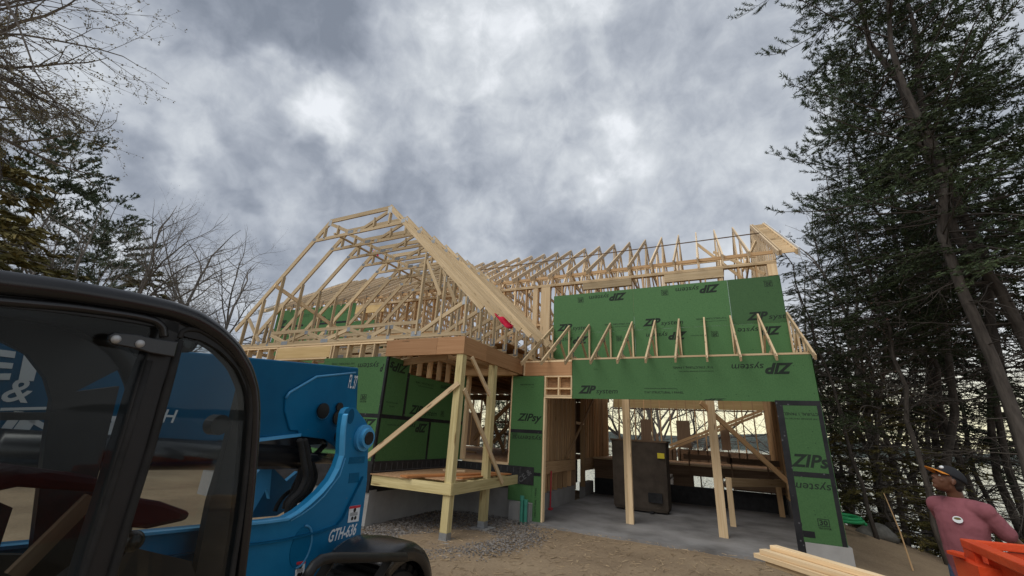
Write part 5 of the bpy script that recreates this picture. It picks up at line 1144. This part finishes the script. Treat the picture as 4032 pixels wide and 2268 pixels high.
# hinge bracket with two bolts
m = MB(); hb_ = [K(515, 320, DK-.03), K(540, 308, DK-.03), K(650, 318, DK-.03), K(720, 335, DK-.03), K(838, 352, DK-.03), K(820, 425, DK-.03), K(700, 405, DK-.03), K(640, 385, DK-.03), K(530, 365, DK-.03), K(510, 345, DK-.03)]
hg = TP(m.prism(hb_, -TW*.015), 'hinge_bracket', 'blk', None, bv=.004)
for q in ((543, 340), (655, 361)):
    c = K(*q, DK-.03); m = MB(); m.ball(c, (.0125, .0125, .0125), 14, 8); TP(m, 'bolt', 'galv', hg, True)
c = K(905, 355); m = MB(); m.tube([c-TW*.06, c-TW*.03, c-TW*.025], [.035, .035, .02], 20); TP(m, 'vent_cap', 'blk', cf, True)
# glass
gl1 = [K(850, 330), K(885, 296), K(940, 298), K(1043, 364), K(1122, 450), K(1164, 542), K(1178, 650), K(1166, 820), K(1148, 1020), K(1122, 1230), K(1086, 1449), K(1030, 1900), K(400, 1900), K(520, 1449), K(700, 870)]
TP(MB().prism([p_-TW*.012 for p_ in gl1], -TW*.005), 'rear_side_glass', 'glass')
gl2 = [K(-900, 130), K(-400, 140), K(0, 165), K(350, 195), K(640, 235), K(720, 260), K(700, 440), K(590, 820), K(470, 1200), K(390, 1449), K(290, 1750), K(-900, 1750)]
TP(MB().prism([p_-TW*.012 for p_ in gl2], -TW*.005), 'door_glass', 'glass')
# interior: far wall with an arched window, seat, headrest, lever
DI = DK+.74
def KI(x, y): return onW(L1(x, y), DI)
m = MB(); m.prism([KI(-900, 100), KI(800, 220), KI(860, 330), KI(520, 500), KI(250, 640), KI(215, 520), KI(130, 410), KI(0, 345), KI(-900, 330)], -TW*.03); TP(m, 'headliner', 'blkm', cf)
m = MB(); m.prism([KI(248, 600), KI(560, 560), KI(430, 1100), KI(330, 1500), KI(130, 1500), KI(215, 800)], -TW*.03); TP(m, 'far_pillar', 'blkm', cf)
m = MB(); m.bar(KI(-900, 700), KI(250, 700), .03, .028); TP(m, 'window_bar', 'blkm', cf)
m = MB(); m.prism([KI(1180, 590), KI(1130, 560), KI(1060, 850), KI(985, 1100), KI(905, 1500), KI(1120, 1500), KI(1180, 1100)], -TW*.04); TP(m, 'rear_pillar', 'blkm', cf)
m = MB(); m.tube([onW(L1(1015, 740), DI-.1)-TW*.03, onW(L1(1015, 740), DI-.1)+TW*.03], .05, 18); TP(m, 'wiper_motor', 'blkm', cf)
DS = DK+.42
def KS(x, y): return onW(L1(x, y), DS)
m = MB(); m.prism([KS(-300, 1020), KS(100, 935), KS(480, 985), KS(490, 1060), KS(100, 1035), KS(-300, 1120)], -TW*.30); st = TP(m, 'seat', 'seat', None, bv=.03)
m = MB(); m.prism([KS(640, 1085), KS(760, 1100), KS(900, 1150), KS(880, 1190), KS(700, 1230), KS(580, 1220)], -TW*.30); TP(m, 'seat_cushion', 'seat', st, bv=.03)
m = MB(); m.ball(onW(L1(620, 1287), DK+.12), (.032, .032, .032), 18, 12); m.tube([onW(L1(600, 1300), DK+.12), onW(L1(480, 1449), DK+.16), onW(L1(400, 1600), DK+.2)], .012, 8); TP(m, 'lever_knob', 'blk', None, True)
m = MB(); m.prism([KS(900, 1380), KS(560, 1300), KS(300, 1500), KS(900, 1600)], -TW*.1); TP(m, 'dash_console', 'blkm', cf)
m = MB(); m.bar(onW(L1(60, 1449), DK+.3), onW(L1(430, 1080), DK+.3), .02, .045); TP(m, 'glass_reflection_bar', 'dark', cf)  # brown diagonal bar stands in for a plank-like reflection in the glass
m = MB(); m.prism([KI(-900, 1060), KI(-100, 1060), KI(60, 1130), KI(-30, 1400), KI(-900, 1400)], -TW*.03); TP(m, 'added_dark_panel', 'blkm', cf)  # black panel added to darken the view through the cab's lower left
m = MB(); m.prism([KI(-400, 1350), KI(130, 1350), KI(430, 1449), KI(900, 1400), KI(1100, 1900), KI(-400, 1900)], -TW*.05); TP(m, 'far_lower_panel', 'blkm', cf)
settle(TEL)

# ------------------------------------------------------------------ orange machine corner, lower right
OR = thing('orange_bucket', tuple(onY(4100, 2400, 3.6)*np.array((1, 1, 0))), 'bright orange steel bucket with a thick sloping rim, cut off at the lower right', 'bucket')
DO = 2.30
def O3(x, y, k): return ray(*L6(x, y))*k+np.array((0, 0, CAMZ))
tip = O3(632, 1028, 2.35); far_ = O3(1500, 1112, 3.4); near_ = O3(1500, 1395, 1.95)
for p_ in (far_, near_): p_[2] = tip[2]
tz = tip[2]
def flat(x, y, z): return onZ(*L6(x, y), z)
t0 = flat(632, 1030, tz); n1_ = flat(1500, 1395, tz); f1_ = flat(1500, 1116, tz); n2_ = t0+(n1_-t0)*1.6; f2_ = t0+(f1_-t0)*1.4
dn = (n2_-t0)/np.linalg.norm(n2_-t0); df = (f2_-t0)/np.linalg.norm(f2_-t0)
m = MB(); bw = .065
inw = np.cross(ZD, dn); inw = inw if np.dot(inw, df) > 0 else -inw
m.prism([t0, n2_, n2_+inw*bw, t0+df*(bw/max(.2, abs(np.dot(df, inw))))], -ZD*.045); rim_ = m.build('rim', Mt['org'], OR); bevel(rim_, .006, 2)
inf = np.cross(df, ZD); inf = inf if np.dot(inf, dn) > 0 else -inf
m = MB(); m.prism([t0+df*.05, f2_, f2_+inf*.03, t0+df*.05+inf*.03], -ZD*.04); bevel(m.build('far_rim', Mt['org'], OR), .005, 2)
m = MB(); q0 = t0-ZD*.046+inw*.004; m.prism([q0, q0+dn*.13, q0+dn*.15-ZD*.32, q0+dn*.06-ZD*.32], inw*.03); m.build('corner_post', Mt['org'], OR)
m = MB(); q1 = q0+dn*.13+inw*.05; m.prism([q1-ZD*.0, q1+dn*2.0, q1+dn*2-ZD*.5, q1+dn*.02-ZD*.5], inw*.012); m.build('side_wall', Mt['org'], OR)
m = MB(); m.prism([q0+df*.03, q0+df*2.2, q0+df*2.2-ZD*.5, q0+df*.03-ZD*.5], inf*.012); m.build('far_wall', Mt['org'], OR)
m = MB(); lz = tz-.062; a, b, c_, d_ = flat(492, 1166, lz), flat(690, 1226, lz), flat(690, 1190, lz), flat(560, 1160, lz)
m.prism([a, b, c_, d_], -ZD*.015); lug = m.build('step_plate', Mt['org'], OR)
lz2 = lz-.03; a, b = flat(560, 1225, lz2), flat(838, 1345, lz2); ab = (b-a)/np.linalg.norm(b-a); m = MB(); m.prism([a, b, b-ZD*.25, a-ZD*.25+ab*.02], inw*.09); m.build('lower_box', Mt['org'], OR)
settle(OR)

# ------------------------------------------------------------------ person
def remesh(mb, name, m, vox, parent=None, smooth_it=3, loc=None):
    o = mb.build('tmp', Mt[m] if isinstance(m, str) else m, None); r = o.modifiers.new('r', 'REMESH'); r.mode = 'VOXEL'; r.voxel_size = vox
    s_ = o.modifiers.new('s', 'SMOOTH'); s_.iterations = smooth_it; s_.factor = .6
    bpy.context.view_layer.update(); me = bpy.data.meshes.new_from_object(o.evaluated_get(bpy.context.evaluated_depsgraph_get())); me.name = name
    mm = o.data.materials[0]; bpy.data.objects.remove(o); me.polygons.foreach_set('use_smooth', [True]*len(me.polygons))
    if not me.materials: me.materials.append(mm)
    q = bpy.data.objects.new(name, me); COL.objects.link(q)
    if parent: q.parent = parent
    return q
def caps(mb, a, b, ra, rb, n=14):
    a = np.array(a, float); b = np.array(b, float); mb.ball(a, ra, n, 10); mb.ball(b, rb, n, 10); mb.tube([a, b], [ra*.995, rb*.995], n)
def ell_tube(mb, rings, n=20):     # rings: (x, y, z, rx, ry) in the body frame: x = forward, y = left
    vs = []; 
    for (x, y, z, rx, ry) in rings:
        for k in range(n): t = 2*math.pi*k/n; vs.append((x+rx*math.cos(t), y+ry*math.sin(t), z))
    m = len(rings); fs = [(i*n+k, i*n+(k+1) % n, (i+1)*n+(k+1) % n, (i+1)*n+k) for i in range(m-1) for k in range(n)]+[tuple(range(n-1, -1, -1)), tuple((m-1)*n+k for k in range(n))]
    mb.add(vs, fs)
def skinmat(t, b): pass
Mt['skin'] = mat('brown_skin', (.115, .050, .028), .5)
Mt['shirt'] = mat('maroon_cotton', rough=.95, build=vary((.215, .072, .086), (.27, .096, .112), (9, 9, 9), tint=0, use_g=False, bump=.25, bscale=9))
Mt['jean'] = mat('blue_denim', rough=.9, build=vary((.03, .055, .10), (.06, .10, .17), (30, 30, 30), tint=0, use_g=False))
Mt['capm'] = mat('charcoal_cap', (.020, .021, .024), .9); Mt['capo'] = mat('orange_brim', (.60, .22, .03), .8)
PERS = thing('person', (1.92, 5.66, .025), 'man in a maroon T-shirt and dark cap with orange brim, looking up at the roof', 'person')
PERS.rotation_euler = (0, 0, math.atan2(-.56, -.83))
b = MB()
ell_tube(b, [(0, 0, .86, .10, .165), (.0, 0, .95, .105, .17), (.015, 0, 1.08, .11, .16), (.01, 0, 1.20, .115, .165), (0, 0, 1.32, .11, .185), (-.01, 0, 1.41, .085, .17), (-.015, 0, 1.46, .06, .10)])
caps(b, (-.02, 0, 1.42), (.01, 0, 1.55), .062, .058)
for s_ in (1, -1):
    sh = (-.01, .172*s_, 1.38); caps(b, (-.01, .10*s_, 1.39), sh, .052, .054)
    el = (-.19, .245*s_, 1.13); wr_ = (-.19, .12*s_, .98) if s_ == 1 else (-.16, -.13, .96)
    caps(b, sh, el, .052, .044); caps(b, el, wr_, .042, .027)
    h = np.array(wr_); hd = np.array((-.02, -.07*s_, -.05)); caps(b, h, h+hd, .026, .034)
    for k in range(4):
        f0 = h+hd+np.array((.012-.012*k, -.012*s_, .028-.018*k)); f1 = f0+np.array((.004, -.038*s_, -.012)); f2 = f1+np.array((.014, -.022*s_, -.010)); caps(b, f0, f1, .0095, .0085, 8); caps(b, f1, f2, .0085, .0075, 8)
    caps(b, h+hd*.3+np.array((.02, 0, .02)), h+hd*.9+np.array((.035, 0, .035)), .011, .009, 8)
    hp = (.0, .10*s_, .90); kn = (.03, .12*s_, .50); an = (-.01, .13*s_, .10); caps(b, hp, kn, .088, .058); caps(b, kn, an, .058, .038); caps(b, an, (.13, .145*s_, .045), .042, .034)
# head, tilted up
ht = math.radians(27); Rh = np.array(((math.cos(ht), 0, -math.sin(ht)), (0, 1, 0), (math.sin(ht), 0, math.cos(ht)))); hc = np.array((.035, 0, 1.615))
yw = math.radians(-28); Rz = np.array(((math.cos(yw), -math.sin(yw), 0), (math.sin(yw), math.cos(yw), 0), (0, 0, 1))); RH = Rz @ Rh
def hp_(x, y, z): return hc+RH @ np.array((x, y, z))
b.ball(hp_(-.012, 0, .028), (.098, .077, .088), 20, 14, rot=RH); b.ball(hp_(.035, 0, -.035), (.062, .060, .080), 18, 12, rot=RH); b.ball(hp_(.066, 0, -.093), (.024, .028, .020), 12, 8, rot=RH)
b.ball(hp_(.02, 0, -.075), (.055, .050, .035), 14, 8, rot=RH)
caps(b, hp_(.088, 0, .012), hp_(.108, 0, -.018), .011, .014, 10); b.ball(hp_(.098, .012, -.024), (.012, .010, .009), 8, 6, rot=RH); b.ball(hp_(.098, -.012, -.024), (.012, .010, .009), 8, 6, rot=RH)
b.ball(hp_(.092, 0, -.052), (.013, .024, .0075), 10, 6, rot=RH); b.ball(hp_(.088, 0, -.067), (.013, .022, .009), 10, 6, rot=RH); b.ball(hp_(.080, 0, .032), (.016, .05, .012), 12, 6, rot=RH)
for s_ in (1, -1):
    b.ball(hp_(-.008, .078*s_, -.006), (.017, .009, .031), 10, 8, rot=RH); b.ball(hp_(.06, .045*s_, -.028), (.02, .02, .022), 10, 8, rot=RH)
caps(b, (-.005, 0, 1.52), hp_(-.02, 0, -.04), .057, .056)
body = remesh(b, 'body', 'skin', .0065, PERS, 4)
m = MB(); 
for s_ in (1, -1): m.ball(hp_(.078, .030*s_, .010), (.011, .013, .009), 10, 8, rot=RH)
eo = m.build('eyes', mat('eye_white', (.5, .48, .45), .3), PERS, True)
m = MB()
for s_ in (1, -1): m.ball(hp_(.087, .030*s_, .012), (.004, .0055, .0055), 8, 6, rot=RH)
m.build('pupils', Mt['blkm'], PERS, True)
b = MB(); b.ball(hp_(-.022, 0, .030), (.094, .081, .085), 20, 12, rot=RH); b.ball(hp_(-.062, 0, -.02), (.05, .066, .055), 14, 10, rot=RH)
remesh(b, 'hair', Mt['blkm'], .008, PERS, 2)
# cap: crown, front panel, brim
m = MB(); vs = []; n = 24
for i in range(9):
    th = math.pi/2*(1-i/8)*1.02
    for k in range(n):
        ph = 2*math.pi*k/n; vs.append(hp_(-.012+.112*math.sin(th)*math.cos(ph), .090*math.sin(th)*math.sin(ph), .040+.095*math.cos(th)+.01*math.cos(ph)*math.sin(th)))
m.add(vs, [(i*n+k, i*n+(k+1) % n, (i+1)*n+(k+1) % n, (i+1)*n+k) for i in range(8) for k in range(n)]); cp = m.build('cap', Mt['capm'], PERS, True); s_ = cp.modifiers.new('t', 'SOLIDIFY'); s_.thickness = .004
m = MB(); vs = []; nb = 14
for j in range(5):
    for k in range(nb+1):
        ph = -1.15+2.3*k/nb; rr2 = .0+.082*j/4*math.cos(ph*.78); vs.append(hp_(-.012+.112*math.cos(ph)+rr2*1.0, .088*math.sin(ph), .048-.010*(ph/1.15)**2-.012*j/4))
m.add(vs, [(j*(nb+1)+k, j*(nb+1)+k+1, (j+1)*(nb+1)+k+1, (j+1)*(nb+1)+k) for j in range(4) for k in range(nb)]); br = m.build('cap_brim', Mt['capo'], cp, True); s_ = br.modifiers.new('t', 'SOLIDIFY'); s_.thickness = .005
m = MB(); m.ball(hp_(.080, .02, .088), (.014, .028, .018), 10, 8, rot=RH); m.build('cap_patch', Mt['dec'], cp, True)
# T-shirt
b = MB(); ell_tube(b, [(.0, 0, .80, .120, .180), (.005, 0, .90, .124, .182), (.02, 0, 1.02, .130, .176), (.02, 0, 1.14, .130, .182), (.01, 0, 1.26, .130, .196), (-.0, 0, 1.36, .112, .20), (-.01, 0, 1.43, .085, .15), (-.015, 0, 1.475, .072, .085)])
for s_ in (1, -1):
    caps(b, (-.01, .12*s_, 1.395), (-.012, .188*s_, 1.385), .079, .080); caps(b, (-.012, .184*s_, 1.385), (-.12, .228*s_, 1.225), .076, .070)
sh_ = remesh(b, 'shirt', 'shirt', .008, PERS, 4)
tx = bpy.data.textures.new('folds', 'CLOUDS'); tx.noise_scale = .11; dm = sh_.modifiers.new('folds', 'DISPLACE'); dm.texture = tx; dm.strength = .014; dm.mid_level = .5
m = MB(); cL = np.array((.136, .075, 1.30)); nrm_ = np.array((.86, .42, .12)); nrm_ /= np.linalg.norm(nrm_); u_ = np.cross(ZD, nrm_); u_ /= np.linalg.norm(u_); v_ = np.cross(nrm_, u_)
m.add([cL+nrm_*.012+u_*.034*math.cos(t)+v_*.028*math.sin(t) for t in np.linspace(0, 6.283, 20, False)], [tuple(range(20))]); m.build('shirt_badge', Mt['dec'], sh_)
m = MB(); m.add([cL+nrm_*.0135+u_*.024*math.cos(t)+v_*(.008+.010*math.sin(t)) for t in np.linspace(0, 6.283, 14, False)], [tuple(range(14))]); m.build('badge_print', Mt['ced'], sh_)
b = MB(); ell_tube(b, [(0, 0, .80, .112, .175), (0, 0, .90, .114, .178), (0, 0, .97, .112, .172)])
for s_ in (1, -1): caps(b, (.0, .095*s_, .86), (.03, .12*s_, .50), .102, .078); caps(b, (.03, .12*s_, .50), (-.01, .13*s_, .09), .078, .066)
remesh(b, 'jeans', 'jean', .010, PERS, 3)
m = MB()
for s_ in (1, -1): m.ball((.07, .14*s_, .045), (.135, .052, .05), 14, 8)
m.build('boots', Mt['seat'], PERS, True)
